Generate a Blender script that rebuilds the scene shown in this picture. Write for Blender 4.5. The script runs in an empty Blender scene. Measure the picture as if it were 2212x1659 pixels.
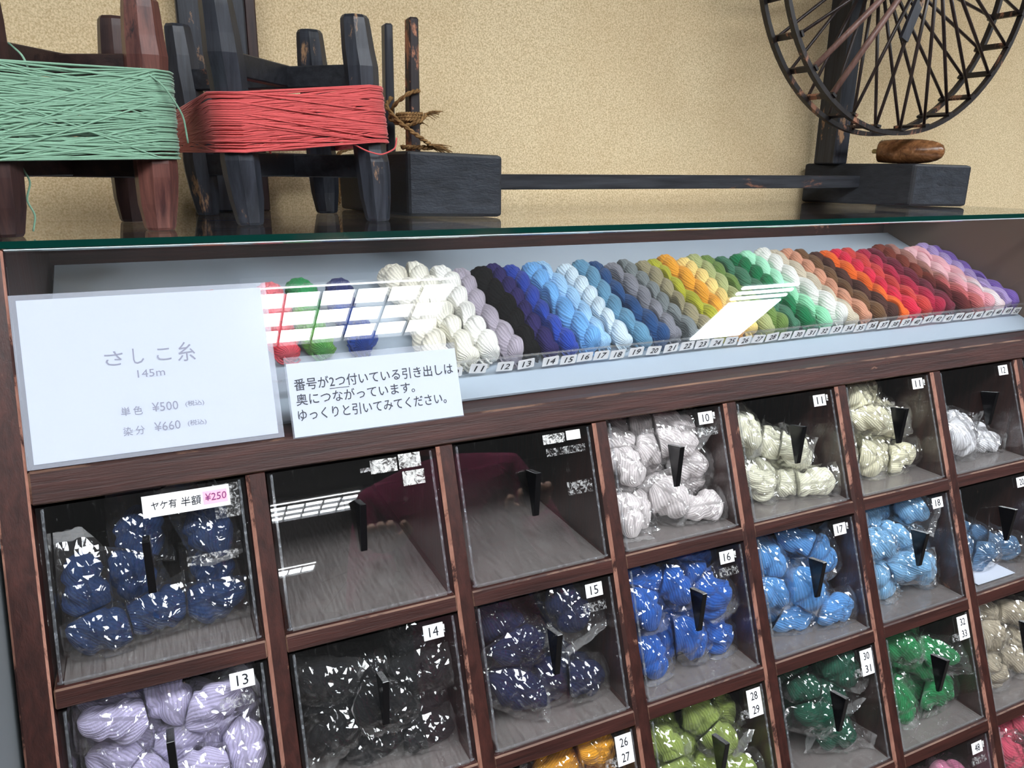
import bpy, bmesh, math, random
import numpy as np
from mathutils import Vector, Matrix, noise
random.seed(7)
PI = math.pi
S = bpy.context.scene
COL = S.collection
# ---------------------------------------------------------------- camera
FPX = 1661.0
CAM = [[0.90374, 0.42812, 0.0], [0, 0, 0], [0, 0, 0]]
yaw, pitch, roll = 0.44269, 0.28016, -0.01094
CPOS = Vector((0.10517, -0.67608, 0.27052))
SL = 0.35569                       # slant of the cabinet front
def cam_axes():
    fwd = Vector((math.sin(yaw)*math.cos(pitch), math.cos(yaw)*math.cos(pitch), -math.sin(pitch)))
    right = Vector((math.cos(yaw), -math.sin(yaw), 0))
    down = fwd.cross(right)
    r = right*math.cos(roll) + down*math.sin(roll)
    d = -right*math.sin(roll) + down*math.cos(roll)
    return r, d, fwd
_r, _d, _f = cam_axes()
cd = bpy.data.cameras.new('camera'); cam = bpy.data.objects.new('camera', cd); COL.objects.link(cam)
cd.sensor_width = 36; cd.lens = FPX/2212*36; cd.clip_start = 0.02; cd.clip_end = 60
mm = Matrix.Identity(4)
for i in range(3):
    mm[i][0] = _r[i]; mm[i][1] = -_d[i]; mm[i][2] = -_f[i]; mm[i][3] = CPOS[i]
cam.matrix_world = mm
S.camera = cam
S.cycles.transparent_max_bounces = 24
S.cycles.max_bounces = 7
S.cycles.glossy_bounces = 3
S.cycles.diffuse_bounces = 3
S.cycles.sample_clamp_indirect = 6
S.view_settings.view_transform = 'Standard'; S.view_settings.look = 'None'
S.view_settings.exposure = 0.14; S.view_settings.gamma = 1; S.view_settings.use_curve_mapping = False
LAMP = 26.0        # radiance of the ceiling lamps
W_ = bpy.data.worlds.new('world'); S.world = W_; W_.use_nodes = True
W_.node_tree.nodes['Background'].inputs[0].default_value = (0.75, 0.82, 1, 1)
W_.node_tree.nodes['Background'].inputs[1].default_value = 0.25
# ---------------------------------------------------------------- materials
def lin(c):
    return tuple(((x/255)/12.92 if x/255 <= .04045 else ((x/255+.055)/1.055)**2.4) for x in c) + (1,)
class NT:
    def __init__(s, name):
        m = bpy.data.materials.new(name); m.use_nodes = True; s.m = m; s.t = m.node_tree
        s.t.nodes.clear(); s.out = s.n('ShaderNodeOutputMaterial')
    def n(s, typ, **kw):
        nd = s.t.nodes.new(typ)
        for k, v in kw.items():
            if k in ('ins',):
                for a, b in v.items():
                    if isinstance(b, bpy.types.NodeSocket): s.t.links.new(b, nd.inputs[a])
                    else: nd.inputs[a].default_value = b
            else: setattr(nd, k, v)
        return nd
    def math(s, op, a, b=0.0, clamp=False):
        nd = s.n('ShaderNodeMath', operation=op, use_clamp=clamp, ins={0: a, 1: b}); return nd.outputs[0]
    def ramp(s, fac, stops):
        nd = s.n('ShaderNodeValToRGB', ins={0: fac}); e = nd.color_ramp.elements
        while len(e) < len(stops): e.new(.5)
        for k, (p, c) in enumerate(stops):
            e[k].position = p; e[k].color = c if len(c) == 4 else tuple(c)+(1,)
        return nd.outputs[0]
    def mix(s, f, a, b):
        nd = s.n('ShaderNodeMix', data_type='RGBA')
        for k, v in ((0, f), (6, a), (7, b)):
            if isinstance(v, bpy.types.NodeSocket): s.t.links.new(v, nd.inputs[k])
            else: nd.inputs[k].default_value = v
        return nd.outputs[2]
    def noise(s, vec, scale, detail=4, rough=.6, dist=0):
        return s.n('ShaderNodeTexNoise', ins={'Vector': vec, 'Scale': scale, 'Detail': detail, 'Roughness': rough, 'Distortion': dist}).outputs[0]
    def bump(s, h, strength, dist=.001, normal=None):
        nd = s.n('ShaderNodeBump', ins={'Height': h, 'Strength': strength, 'Distance': dist})
        if normal: s.t.links.new(normal, nd.inputs['Normal'])
        return nd.outputs[0]
    def coord(s, kind='Object', scale=None):
        c = s.n('ShaderNodeTexCoord').outputs[kind]
        if scale: c = s.n('ShaderNodeMapping', ins={'Vector': c, 'Scale': scale}).outputs[0]
        return c
    def surf(s, sh):
        s.t.links.new(sh, s.out.inputs[0]); return s.m
    def pbr(s, **ins):
        nd = s.n('ShaderNodeBsdfPrincipled')
        for k, v in ins.items():
            k = {'base': 'Base Color', 'rough': 'Roughness', 'normal': 'Normal', 'spec': 'Specular IOR Level', 'metal': 'Metallic', 'sheen': 'Sheen Weight', 'coat': 'Coat Weight'}[k]
            if isinstance(v, bpy.types.NodeSocket): s.t.links.new(v, nd.inputs[k])
            else: nd.inputs[k].default_value = v
        return nd.outputs[0]
def plain(name, c, rough=.6, spec=.4, nz=0.0, scale=40, metal=0.0):
    t = NT(name); co = t.coord()
    n_ = t.noise(co, scale, 3)
    a = lin(c); b = tuple(x*(1-nz) for x in a[:3])+(1,)
    return t.surf(t.pbr(base=t.mix(n_, b, a), rough=rough, spec=spec, metal=metal))
def wood(name, c1, c2, wear, amount, axis, rough=.45, grain=1.0, scale=1.0, spec=.4):
    """dark stained wood with grain along an axis; worn spots show the bare wood"""
    t = NT(name)
    sc = [38*scale, 38*scale, 38*scale]; sc[axis] = 2.2*scale
    co = t.coord('Object', tuple(sc)); raw = t.coord('Object')
    g = t.noise(co, 4.0, 6, .65, .4)
    base = t.mix(t.ramp(g, [(.3, (0, 0, 0)), (.72, (1, 1, 1))]), lin(c1), lin(c2))
    sc2 = [1, 1, 1]; sc2[axis] = .35
    w = t.noise(t.coord('Object', tuple(sc2)), 26*scale, 8, .72, .3)
    wm = t.ramp(w, [(amount, (0, 0, 0)), (amount+.05, (1, 1, 1))])
    col = t.mix(wm, base, lin(wear))
    fine = t.noise(co, 22, 3)
    h = t.math('ADD', t.math('MULTIPLY', g, .7), t.math('MULTIPLY', fine, .3))
    return t.surf(t.pbr(base=col, rough=t.math('ADD', t.math('MULTIPLY', g, .2), rough-.1), spec=spec, normal=t.bump(h, .5*grain, .0012)))
M = {}
RED1, RED2, REDW = (34, 17, 15), (68, 34, 28), (150, 108, 88)
M['cab_x'] = wood('cabinet_wood_along', RED1, RED2, REDW, .665, 0)
M['cab_z'] = wood('cabinet_wood_upright', RED1, RED2, REDW, .655, 2)
M['cab_y'] = wood('cabinet_wood_inside', (52, 28, 24), (74, 44, 38), (100, 70, 60), .78, 1, rough=.5)
M['worn'] = wood('worn_wood_edge', (132, 86, 72), (176, 128, 110), (60, 34, 30), .52, 2, rough=.6)
M['worn_x'] = wood('worn_wood_edge_along', (62, 38, 32), (128, 98, 80), (52, 30, 26), .50, 0, rough=.6)
M['lacq_x'] = wood('black_wood_along', (18, 19, 23), (48, 50, 56), (104, 70, 54), .625, 0, rough=.42, grain=.7)
M['lacq_z'] = wood('black_wood_upright', (20, 22, 27), (54, 57, 66), (150, 116, 86), .605, 2, rough=.4, grain=.6)
M['lacq_y'] = wood('black_wood_deep', (18, 20, 24), (36, 38, 43), (110, 74, 56), .78, 1, rough=.5, grain=1.0)
M['end_grain'] = wood('black_end_grain', (17, 20, 27), (44, 49, 58), (70, 72, 78), .66, 0, rough=.5, grain=2.2, scale=.8)
M['rbrown_z'] = wood('red_brown_wood', (58, 34, 34), (120, 76, 66), (26, 24, 28), .60, 2, rough=.38, grain=.5)
M['rbrown_dk'] = wood('dark_brown_wood', (34, 24, 26), (66, 44, 40), (130, 84, 50), .64, 2, rough=.4, grain=.5)
M['rbrown_x'] = wood('dark_brown_crossbar', (26, 20, 22), (60, 42, 38), (150, 90, 50), .68, 0, rough=.4, grain=.6)
M['spindle'] = wood('scuffed_spindle_wood', (24, 22, 26), (52, 42, 42), (176, 116, 84), .50, 2, rough=.5)
M['bamboo'] = wood('smoked_bamboo', (24, 19, 20), (62, 50, 48), (110, 78, 64), .68, 2, rough=.35, grain=.4)
M['bamboo_pale'] = wood('pale_smoked_bamboo', (92, 66, 60), (138, 106, 96), (60, 42, 40), .68, 2, rough=.4, grain=.4)
M['rim'] = wood('worn_rim_wood', (20, 18, 19), (44, 38, 37), (150, 104, 80), .55, 2, rough=.45)
M['handle_wood'] = wood('polished_brown_wood', (70, 42, 26), (150, 104, 66), (40, 26, 22), .66, 0, rough=.25, grain=.4, scale=.7)
def wall_mat():
    t = NT('sand_plaster'); co = t.coord()
    f = t.noise(co, 420, 3, .7); l = t.noise(co, 2.2, 3); m_ = t.noise(co, 140, 2)
    c = t.mix(t.ramp(f, [(.36, (0, 0, 0)), (.62, (1, 1, 1))]), lin((188, 164, 124)), lin((232, 213, 176)))
    c = t.mix(t.ramp(l, [(.42, (0, 0, 0)), (.75, (.45, .45, .45))]), c, lin((186, 150, 106)))
    h = t.math('ADD', f, t.math('MULTIPLY', m_, .6))
    return t.surf(t.pbr(base=c, rough=.85, spec=.25, normal=t.bump(h, .55, .0015)))
M['wall'] = wall_mat()
M['board'] = plain('grey_white_board', (168, 182, 196), .35, .5, .05, 14)
M['paper'] = plain('white_paper', (188, 195, 209), .7, .2, .02, 20)
M['sticker'] = plain('white_sticker', (240, 240, 240), .6, .3, .03, 60)
M['ink'] = plain('black_ink', (32, 33, 40), .7, .2)
M['ink_grey'] = plain('faded_grey_ink', (118, 120, 138), .7, .2)
M['ink_dark'] = plain('dark_grey_ink', (66, 68, 76), .7, .2)
M['pink_hl'] = plain('pink_highlighter', (246, 176, 196), .7, .2)
M['black_acrylic'] = plain('black_acrylic', (13, 14, 17), .18, .6)
M['void'] = plain('dark_back_board', (30, 21, 21), .7, .3, .3, 12)
M['taupe'] = plain('taupe_side_board', (112, 96, 84), .6, .35, .12, 8)
M['grey_panel'] = plain('pale_grey_panel', (150, 156, 156), .5, .4, .06, 9)
M['grey_dark'] = plain('blue_grey_edge', (122, 128, 132), .5, .4, .1, 9)
M['floor'] = plain('room_floor', (74, 66, 60), .5, .4, .15, 3)
M['ceiling'] = plain('room_ceiling', (112, 110, 108), .9, .2, .03, 3)
M['farwall'] = plain('far_wall', (58, 50, 46), .8, .2, .1, 2)
M['peg'] = plain('pale_peg', (214, 186, 120), .6, .3, .2, 200)
def gloss_film(name, ior, rough, haze, hazecol=(1, 1, 1, 1), tint=(1, 1, 1, 1), bump=None, boost=1.0, cap=1.0):
    """thin clear sheet: lets light straight through, reflects by Fresnel, faint surface haze"""
    t = NT(name)
    nrm = bump(t) if bump else None
    bf = t.n('ShaderNodeNewGeometry').outputs['Backfacing']
    fr = t.n('ShaderNodeFresnel', ins={'IOR': t.math('ADD', t.math('MULTIPLY', bf, 1/ior-ior), ior)})
    if nrm: t.t.links.new(nrm, fr.inputs['Normal'])
    gl = t.n('ShaderNodeBsdfGlossy', ins={'Roughness': rough, 'Color': (1, 1, 1, 1)})
    if nrm: t.t.links.new(nrm, gl.inputs['Normal'])
    tr = t.n('ShaderNodeBsdfTransparent', ins={'Color': tint})
    a = tr.outputs[0]
    if haze:
        df = t.n('ShaderNodeBsdfDiffuse', ins={'Color': hazecol})
        mh = t.n('ShaderNodeMixShader', ins={1: a, 2: df.outputs[0]})
        if callable(haze): t.t.links.new(haze(t), mh.inputs[0])
        else: mh.inputs[0].default_value = haze
        a = mh.outputs[0]
    f = t.math('MINIMUM', t.math('MULTIPLY', fr.outputs[0], boost, True), cap)
    mx = t.n('ShaderNodeMixShader', ins={0: f, 1: a, 2: gl.outputs[0]})
    return t.surf(mx.outputs[0])
M['glass'] = gloss_film('clear_glass', 1.5, 0.0, 0.006, boost=1.0)
def pane_haze(t):
    co = t.coord('Object', (60, 60, 6)); n1 = t.noise(co, 3, 6, .8)
    sp = t.noise(t.coord(), 380, 2)
    a = t.ramp(n1, [(.6, (0, 0, 0)), (.85, (.03, .03, .03))])
    b = t.ramp(sp, [(.75, (0, 0, 0)), (.80, (.2, .2, .2))])
    return t.math('ADD', t.math('ADD', a, b), .003, True)
M['pane'] = gloss_film('scratched_acrylic', 1.49, 0.012, pane_haze, boost=1.0)
def edge_haze(t):
    sp = t.noise(t.coord('Object', (1, 1, .6)), 330, 3, .8)
    return t.ramp(sp, [(.50, (.05, .05, .05)), (.66, (.30, .30, .30)), (.74, (.9, .9, .9))])
M['pane_edge'] = gloss_film('bubbly_acrylic_edge', 1.49, 0.1, edge_haze, hazecol=lin((200, 206, 214)), boost=1.4)
def tray_haze(t):
    co = t.coord('Object', (70, 5, 1)); n1 = t.noise(co, 6, 6, .8, .3); n2 = t.noise(t.coord(), 22, 3)
    return t.math('MULTIPLY', t.ramp(n1, [(.35, (.14, .14, .14)), (.75, (.66, .66, .66))]), t.ramp(n2, [(.2, (.75, .75, .75)), (.8, (1, 1, 1))]))
M['tray'] = gloss_film('scuffed_acrylic_bottom', 1.49, 0.15, tray_haze, hazecol=lin((150, 145, 143)))
def film_bump(t):
    co = t.coord()
    co = t.coord('Object', (1, .5, .8))
    v = t.noise(co, 11, 1.8, .5, 2.0)
    r = t.math('ABSOLUTE', t.math('SUBTRACT', v, .5))
    return t.bump(r, 1.0, .018)
M['film'] = gloss_film('cellophane', 1.5, 0.05, 0.012, bump=film_bump, boost=2.6, cap=.6)
M['film_seam_glint'] = gloss_film('cellophane_seam_glint', 1.5, 0.08, 0.16, bump=film_bump, boost=2.6, cap=.6)  # sealed bag ends, whitened to imitate highlight outlines
M['laminate'] = gloss_film('laminate_film', 1.45, 0.16, 0.10, hazecol=lin((225, 230, 245)), boost=.12)
M['tape'] = gloss_film('old_tape', 1.5, 0.2, lambda t: t.ramp(t.noise(t.coord(), 160, 4, .8, 1.0), [(.40, (0, 0, 0)), (.56, (.85, .85, .85))]), hazecol=lin((225, 225, 222)))
M['tape_faint'] = gloss_film('faint_tape_mark', 1.5, 0.2, lambda t: t.ramp(t.noise(t.coord(), 210, 4, .8, 1.0), [(.50, (0, 0, 0)), (.62, (.4, .4, .4))]), hazecol=lin((215, 215, 215)))
def green_edge():
    t = NT('green_glass_edge')
    return t.surf(t.pbr(base=lin((8, 50, 44)), rough=.08, spec=.7))
M['green'] = green_edge()
def emis(name, c, k):
    t = NT(name); e = t.n('ShaderNodeEmission', ins={'Color': c, 'Strength': k}); return t.surf(e.outputs[0])
M['lamp'] = emis('fluorescent_tube_light', (0.93, 0.97, 1, 1), LAMP)
M['lamp_cool'] = emis('daylight_panel_light', (0.80, 0.91, 1, 1), LAMP*1.1)
M['louvre'] = plain('lamp_louvre', (170, 172, 175), .4, .5)
def yarn(name, c, strands=26, var=None, rough=.9, bumpd=.0008, strength=.6, varscale=3.0):
    t = NT(name); uv = t.coord('UV'); sep = t.n('ShaderNodeSeparateXYZ', ins={0: uv})
    wob = t.noise(t.coord('UV', (2.5, 6, 1)), 4, 3)
    ph = t.math('ADD', t.math('MULTIPLY', sep.outputs[0], strands*2*PI), t.math('MULTIPLY', wob, 5.0))
    wv = t.math('SINE', ph)
    h = t.math('ADD', t.math('MULTIPLY', wv, .5), .5)
    c0 = lin(c); groove_shade = tuple(x*.74 for x in c0[:3])+(1,)  # darker tone paints shade into the grooves between strands
    base = t.mix(t.ramp(h, [(0, (0, 0, 0)), (.45, (1, 1, 1))]), groove_shade, c0)
    if var:
        f = t.noise(t.coord('Object', (varscale, varscale*.4, varscale*.4)), 6, 1)
        base = t.mix(t.ramp(f, [(.42, (0, 0, 0)), (.56, (1, 1, 1))]), base, lin(var))
    return t.surf(t.pbr(base=base, rough=rough, spec=.12, sheen=0.0 if max(c) < 100 else .12, normal=t.bump(h, strength, bumpd)))
# ---------------------------------------------------------------- mesh helpers
def F(u, v, n=0.0):
    return Vector((u, -v*math.sin(SL)-n*math.cos(SL), -v*math.cos(SL)+n*math.sin(SL)))
EX = Vector((1, 0, 0)); EV = Vector((0, -math.sin(SL), -math.cos(SL))); EN = Vector((0, -math.cos(SL), math.sin(SL)))
def meta(o, label=None, cat=None, group=None, kind=None):
    if label: o['label'] = label
    if cat: o['category'] = cat
    if group: o['group'] = group
    if kind: o['kind'] = kind
    return o
def empty(name, loc, label, cat, group=None):
    o = bpy.data.objects.new(name, None); COL.objects.link(o); o.location = loc; o.empty_display_size = .02
    return meta(o, label, cat, group)
def orig(o):
    p = Vector((0, 0, 0))
    while o is not None: p = p + o.location; o = o.parent
    return p
def link(name, me, parent=None, shift=True):
    o = bpy.data.objects.new(name, me); COL.objects.link(o)
    if parent is not None:
        if shift: me.transform(Matrix.Translation(-orig(parent)))
        o.parent = parent
    return o
def mesh(name, verts, faces, mats, mi=None, uvs=None, smooth=False):
    me = bpy.data.meshes.new(name); me.from_pydata([tuple(v) for v in verts], [], faces)
    for m in (mats if isinstance(mats, (list, tuple)) else [mats]): me.materials.append(m)
    if mi: me.polygons.foreach_set('material_index', mi)
    if smooth: me.polygons.foreach_set('use_smooth', [True]*len(me.polygons))
    if uvs:
        l = me.uv_layers.new(name='uv')
        for k, lp in enumerate(me.loops): l.data[k].uv = uvs[lp.vertex_index]
    me.update(); return me
def bm_new(): return bmesh.new()
def hexa(bm, c, mat=0):
    """8 corners: bottom 4 (ccw) then top 4"""
    v = [bm.verts.new(p) for p in c]
    fs = [(3, 2, 1, 0), (4, 5, 6, 7), (0, 1, 5, 4), (1, 2, 6, 5), (2, 3, 7, 6), (3, 0, 4, 7)]
    out = []
    for f in fs:
        q = bm.faces.new([v[i] for i in f]); q.material_index = mat; out.append(q)
    return out
def box(bm, x0, x1, y0, y1, z0, z1, mat=0):
    return hexa(bm, [(x0, y0, z0), (x1, y0, z0), (x1, y1, z0), (x0, y1, z0), (x0, y0, z1), (x1, y0, z1), (x1, y1, z1), (x0, y1, z1)], mat)
def fbox(bm, u0, u1, v0, v1, n0, n1, mat=0):
    """box in the slanted front frame: v down the slope, n outwards"""
    return hexa(bm, [F(u0, v1, n1), F(u1, v1, n1), F(u1, v1, n0), F(u0, v1, n0), F(u0, v0, n1), F(u1, v0, n1), F(u1, v0, n0), F(u0, v0, n0)], mat)
def bev(bm, w, seg=1, mat=-1):
    bmesh.ops.bevel(bm, geom=list(bm.edges), offset=w, segments=seg, affect='EDGES', profile=.5, material=mat)
def done(bm, name, mats, parent=None, bevel=0, bseg=1, bmat=-1, smooth=False):
    if bevel: bev(bm, bevel, bseg, bmat)
    bmesh.ops.recalc_face_normals(bm, faces=bm.faces)
    me = bpy.data.meshes.new(name); bm.to_mesh(me); bm.free()
    for m in (mats if isinstance(mats, (list, tuple)) else [mats]): me.materials.append(m)
    if smooth: me.polygons.foreach_set('use_smooth', [True]*len(me.polygons))
    return link(name, me, parent)
def tube(vs, fs, pts, rad, sides=6, closed=False, caps=True, flat=None, uvs=None, vlen=1.0):
    """sweep a round (or flat=(a,b) elliptical) section along pts"""
    n = len(pts); base = len(vs); up = None
    for i, p in enumerate(pts):
        a = pts[(i-1) % n] if (closed or i > 0) else pts[i]; b = pts[(i+1) % n] if (closed or i < n-1) else pts[i]
        t = (Vector(b)-Vector(a)).normalized()
        if up is None:
            up = Vector((0, 0, 1)) if abs(t.z) < .9 else Vector((1, 0, 0))
        s1 = t.cross(up).normalized(); up = s1.cross(t).normalized()
        r = rad[i] if isinstance(rad, (list, tuple)) else rad
        fa, fb = flat if flat else (1, 1)
        for k in range(sides):
            an = 2*PI*k/sides
            vs.append(Vector(p)+(s1*math.cos(an)*fa+up*math.sin(an)*fb)*r)
            if uvs is not None: uvs.append((k/sides, i/n*vlen))
    m = n if closed else n-1
    for i in range(m):
        for k in range(sides):
            a = base+i*sides+k; b = base+i*sides+(k+1) % sides
            c = base+((i+1) % n)*sides+(k+1) % sides; d = base+((i+1) % n)*sides+k
            fs.append((a, b, c, d))
    if caps and not closed:
        fs.append(tuple(base+k for k in reversed(range(sides)))); fs.append(tuple(base+(n-1)*sides+k for k in range(sides)))
def tube_obj(name, pts, rad, mat, parent=None, sides=8, **kw):
    vs, fs = [], []; tube(vs, fs, pts, rad, sides, **kw)
    return link(name, mesh(name, vs, fs, mat, smooth=sides > 5), parent)
_fc = {}
def glyphs(body):
    if body not in _fc:
        cu = bpy.data.curves.new('t', 'FONT'); cu.body = body; cu.size = 1; cu.extrude = .004; cu.resolution_u = 2
        o = bpy.data.objects.new('t', cu); COL.objects.link(o)
        bpy.context.view_layer.update()
        me = bpy.data.meshes.new_from_object(o.evaluated_get(bpy.context.evaluated_depsgraph_get()))
        bpy.data.objects.remove(o); bpy.data.curves.remove(cu)
        vv = [v.co.copy() for v in me.vertices]; ff = [tuple(p.vertices) for p in me.polygons]; bpy.data.meshes.remove(me)
        _fc[body] = (vv, ff)
    return _fc[body]
def text(name, body, x0, x1, y0, y1, fn, mat, parent, shear=0.0, depth=.0004):
    """lettering fitted to a rectangle; fn maps (x, y_up, d) to a point"""
    vv, ff = glyphs(body)
    if not vv: return None
    ax = min(v.x for v in vv); bx = max(v.x for v in vv); ay = min(v.y for v in vv); by = max(v.y for v in vv)
    out = []
    for v in vv:
        yy = (v.y-ay)/(by-ay)
        out.append(fn(x0+(v.x-ax)/(bx-ax)*(x1-x0)+shear*yy, y0+yy*(y1-y0), (v.z > 0)*depth))
    return link(name, mesh(name, out, ff, mat), parent)
# ---------------------------------------------------------------- setting
CW, CH, OW, OH = 0.18, 0.16284, 0.16363, 0.14712     # cell pitch and opening
NC, NR = 8, 4
ZT = 0.2045                                          # upper face of the glass top
YW = 0.46
def struct(name, bm, m, **kw):
    o = done(bm, name, m, **kw); o['kind'] = 'structure'; return o
b = bm_new(); box(b, -3.2, 5.2, YW, YW+.1, -1.15, 1.25); struct('wall_back', b, M['wall'])
b = bm_new(); box(b, -3.2, 5.2, -8.2, YW+.1, -1.25, -1.15); struct('floor', b, M['floor'])
b = bm_new(); box(b, -3.2, 5.2, -8.2, YW+.1, 1.25, 1.35); struct('ceiling', b, M['ceiling'])
b = bm_new(); box(b, -3.3, -3.2, -8.2, YW+.1, -1.15, 1.25); struct('wall_left', b, M['farwall'])
b = bm_new(); box(b, 5.2, 5.3, -8.2, YW+.1, -1.15, 1.25); struct('wall_right', b, M['farwall'])
b = bm_new(); box(b, -3.2, 5.2, -8.3, -8.2, -1.15, 1.25); struct('wall_front', b, M['farwall'])
# ceiling lamps with louvres (mirrored in the glass; wall row added for brightness)
LAMP_LABELS = iter(['louvred fluorescent ceiling lamp mirrored across the coloured skeins beside the price sign', 'louvred lamp mirrored at the upper left of the empty drawer', 'small far louvred lamp mirrored low in the empty drawer',
 'added unseen fill lamp beyond the green reel, nearest the wall', 'added unseen fill lamp above the reels, nearest the wall', 'added unseen fill lamp between reels and wheel, nearest the wall', 'added unseen fill lamp past the spinning wheel, nearest the wall',
 'broad cool daylight panel mirrored over the green skeins', 'cool light strip beside the broad daylight panel', 'middle one of the cool light strips by the daylight panel', 'outermost cool light strip, farthest from the daylight panel'])
def lamp(x0, x1, y0, y1, mat, nx, ny, name='ceiling_lamp'):
    z = 1.2
    e = empty(name, ((x0+x1)/2, (y0+y1)/2, 1.25), next(LAMP_LABELS), 'lamp', 'ceiling lamps over the shop')
    b = bm_new(); box(b, x0, x1, y0, y1, z+.012, z+.02); done(b, 'tube_panel', mat, e)
    b = bm_new()
    box(b, x0-.02, x1+.02, y0-.02, y1+.02, z+.02, 1.25)
    for k in range(nx+1 if nx else 0):
        x = x0+(x1-x0)*k/max(nx, 1); box(b, x-.0035, x+.0035, y0, y1, z-.004, z+.012)
    for k in range(ny+1 if ny else 0):
        y = y0+(y1-y0)*k/ny; box(b, x0, x1, y-.0035, y+.0035, z-.004, z+.012)
    done(b, 'louvre', M['louvre'], e)
lamp(.40, 1.15, -2.03, -1.64, M['lamp'], 6, 3)
lamp(.62, 1.21, -4.55, -4.2, M['lamp'], 5, 3)
lamp(.80, 1.14, -6.35, -6.1, M['lamp'], 3, 1)
for x0 in (-1.3, .05, 1.4, 2.75):  # unseen row of lamps added to brighten the drawers and wall
    lamp(x0, x0+1.21, -1.14, -.76, M['lamp'], 8, 3)
lamp(2.74, 3.08, -2.40, -2.02, M['lamp_cool'], 0, 0)
for y_ in (-1.985, -1.935, -1.885):
    lamp(2.72, 3.08, y_, y_+.018, M['lamp_cool'], 0, 0)
# pale panel and dark gap left of the cabinet
b = bm_new(); box(b, -.60, -.040, -.24, YW-.002, -1.149, -.03)
fs = box(b, -.040, -.028, -.19, YW-.002, -1.149, -.035, 1)
o = done(b, 'side_cupboard', [M['grey_panel'], M['grey_dark']]); meta(o, 'pale grey cupboard side standing left of the drawer cabinet', 'cupboard')
# ---------------------------------------------------------------- cabinet
cab = empty('drawer_cabinet', (0, 0, -1.15), 'dark red-brown wooden cabinet with a sloping front of clear-fronted drawers', 'cabinet')
XR = NC*CW - (CW-OW)
VB = NR*CH
def slab(u0, u1, vtop, vbot, yb, name, mats, bw=.0014, parent=None, bmat=1):
    """upright board: slanted front edge between vtop and vbot, vertical back at yb"""
    a, c = F(0, vtop), F(0, vbot)
    b = bm_new()
    hexa(b, [(u0, c.y, c.z), (u1, c.y, c.z), (u1, yb, c.z), (u0, yb, c.z), (u0, a.y, a.z), (u1, a.y, a.z), (u1, yb, a.z), (u0, yb, a.z)])
    return done(b, name, mats, parent or cab, bevel=bw, bmat=bmat)
slab(-.0245, -.0012, -.2113, VB, YW-.012, 'stile', [M['cab_z'], M['worn']], .0018)
slab(XR+.0012, XR+.026, -.2113, VB, YW-.012, 'stile', [M['cab_z'], M['worn']], .0018)
for c in range(NC-1):
    u = c*CW+OW; ww = CW-OW; ch = .0032
    b = bm_new(); vv = []
    for vq in (VB, .0002):
        f1, f2, f3 = F(u, vq, -ch), F(u+ch, vq, 0), F(u+ww, vq, 0)
        vv.append([b.verts.new(p) for p in (f1, f2, f3, (u+ww, .25, f1.z), (u, .25, f1.z))])
    b.faces.new(vv[0]); b.faces.new(list(reversed(vv[1])))
    for k in range(5):
        q = b.faces.new([vv[0][k], vv[1][k], vv[1][(k+1) % 5], vv[0][(k+1) % 5]]); q.material_index = 1 if k == 0 else 0
    done(b, 'divider', [M['cab_z'], M['worn']], cab)
for c in range(NC):
    for r in range(NR):
        u0, u1 = c*CW, c*CW+OW
        v0, v1 = r*CH+OH, (r+1)*CH
        a, d = F(0, v0, -.0006), F(0, v1, -.0006)
        b = bm_new()
        hexa(b, [(u0, d.y, d.z), (u1, d.y, d.z), (u1, .25, d.z), (u0, .25, d.z), (u0, a.y, a.z), (u1, a.y, a.z), (u1, .25, a.z), (u0, .25, a.z)])
        done(b, 'shelf', [M['cab_x'], M['worn_x']], cab, bevel=.0013, bmat=1)
# top rail with its worn upper edge, sill behind it
b = bm_new(); a, d = F(0, -.0285), F(0, -.0004)
hexa(b, [(-.0012, d.y, d.z), (XR+.0012, d.y, d.z), (XR+.0012, .035, d.z), (-.0012, .035, d.z), (-.0012, a.y, a.z), (XR+.0012, a.y, a.z), (XR+.0012, .035, a.z-.004), (-.0012, .035, a.z-.004)])
done(b, 'top_rail', [M['cab_x'], M['worn_x']], cab, bevel=.0018, bmat=1)
b = bm_new(); box(b, -.0012, XR+.0012, .035, .448, -.001, .0165); done(b, 'case_floor', M['cab_x'], cab)
b = bm_new(); box(b, -.0012, XR+.0012, .25, .262, F(0, VB).z, -.001); done(b, 'back_board', M['void'], cab)
b = bm_new(); box(b, -.0012, XR+.0012, .400, .412, .0165, .1982); done(b, 'case_back', M['cab_x'], cab)
b = bm_new(); box(b, XR-.016, XR+.0005, .06, .400, .0165, .1985)
hexa_y = None
a, d = F(0, -.2095, -.006), F(0, -.034, -.006)
b.free(); b = bm_new()
hexa(b, [(XR-.006, d.y, d.z), (XR+.0008, d.y, d.z), (XR+.0008, .400, d.z), (XR-.006, .400, d.z), (XR-.006, a.y, a.z), (XR+.0008, a.y, a.z), (XR+.0008, .400, a.z), (XR-.006, .400, a.z)])
done(b, 'case_side_lining', M['taupe'], cab)
bz = F(0, VB)
b = bm_new(); box(b, -.0245, XR+.026, bz.y, YW-.012, -1.15, bz.z); done(b, 'plinth', M['cab_x'], cab)
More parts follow.
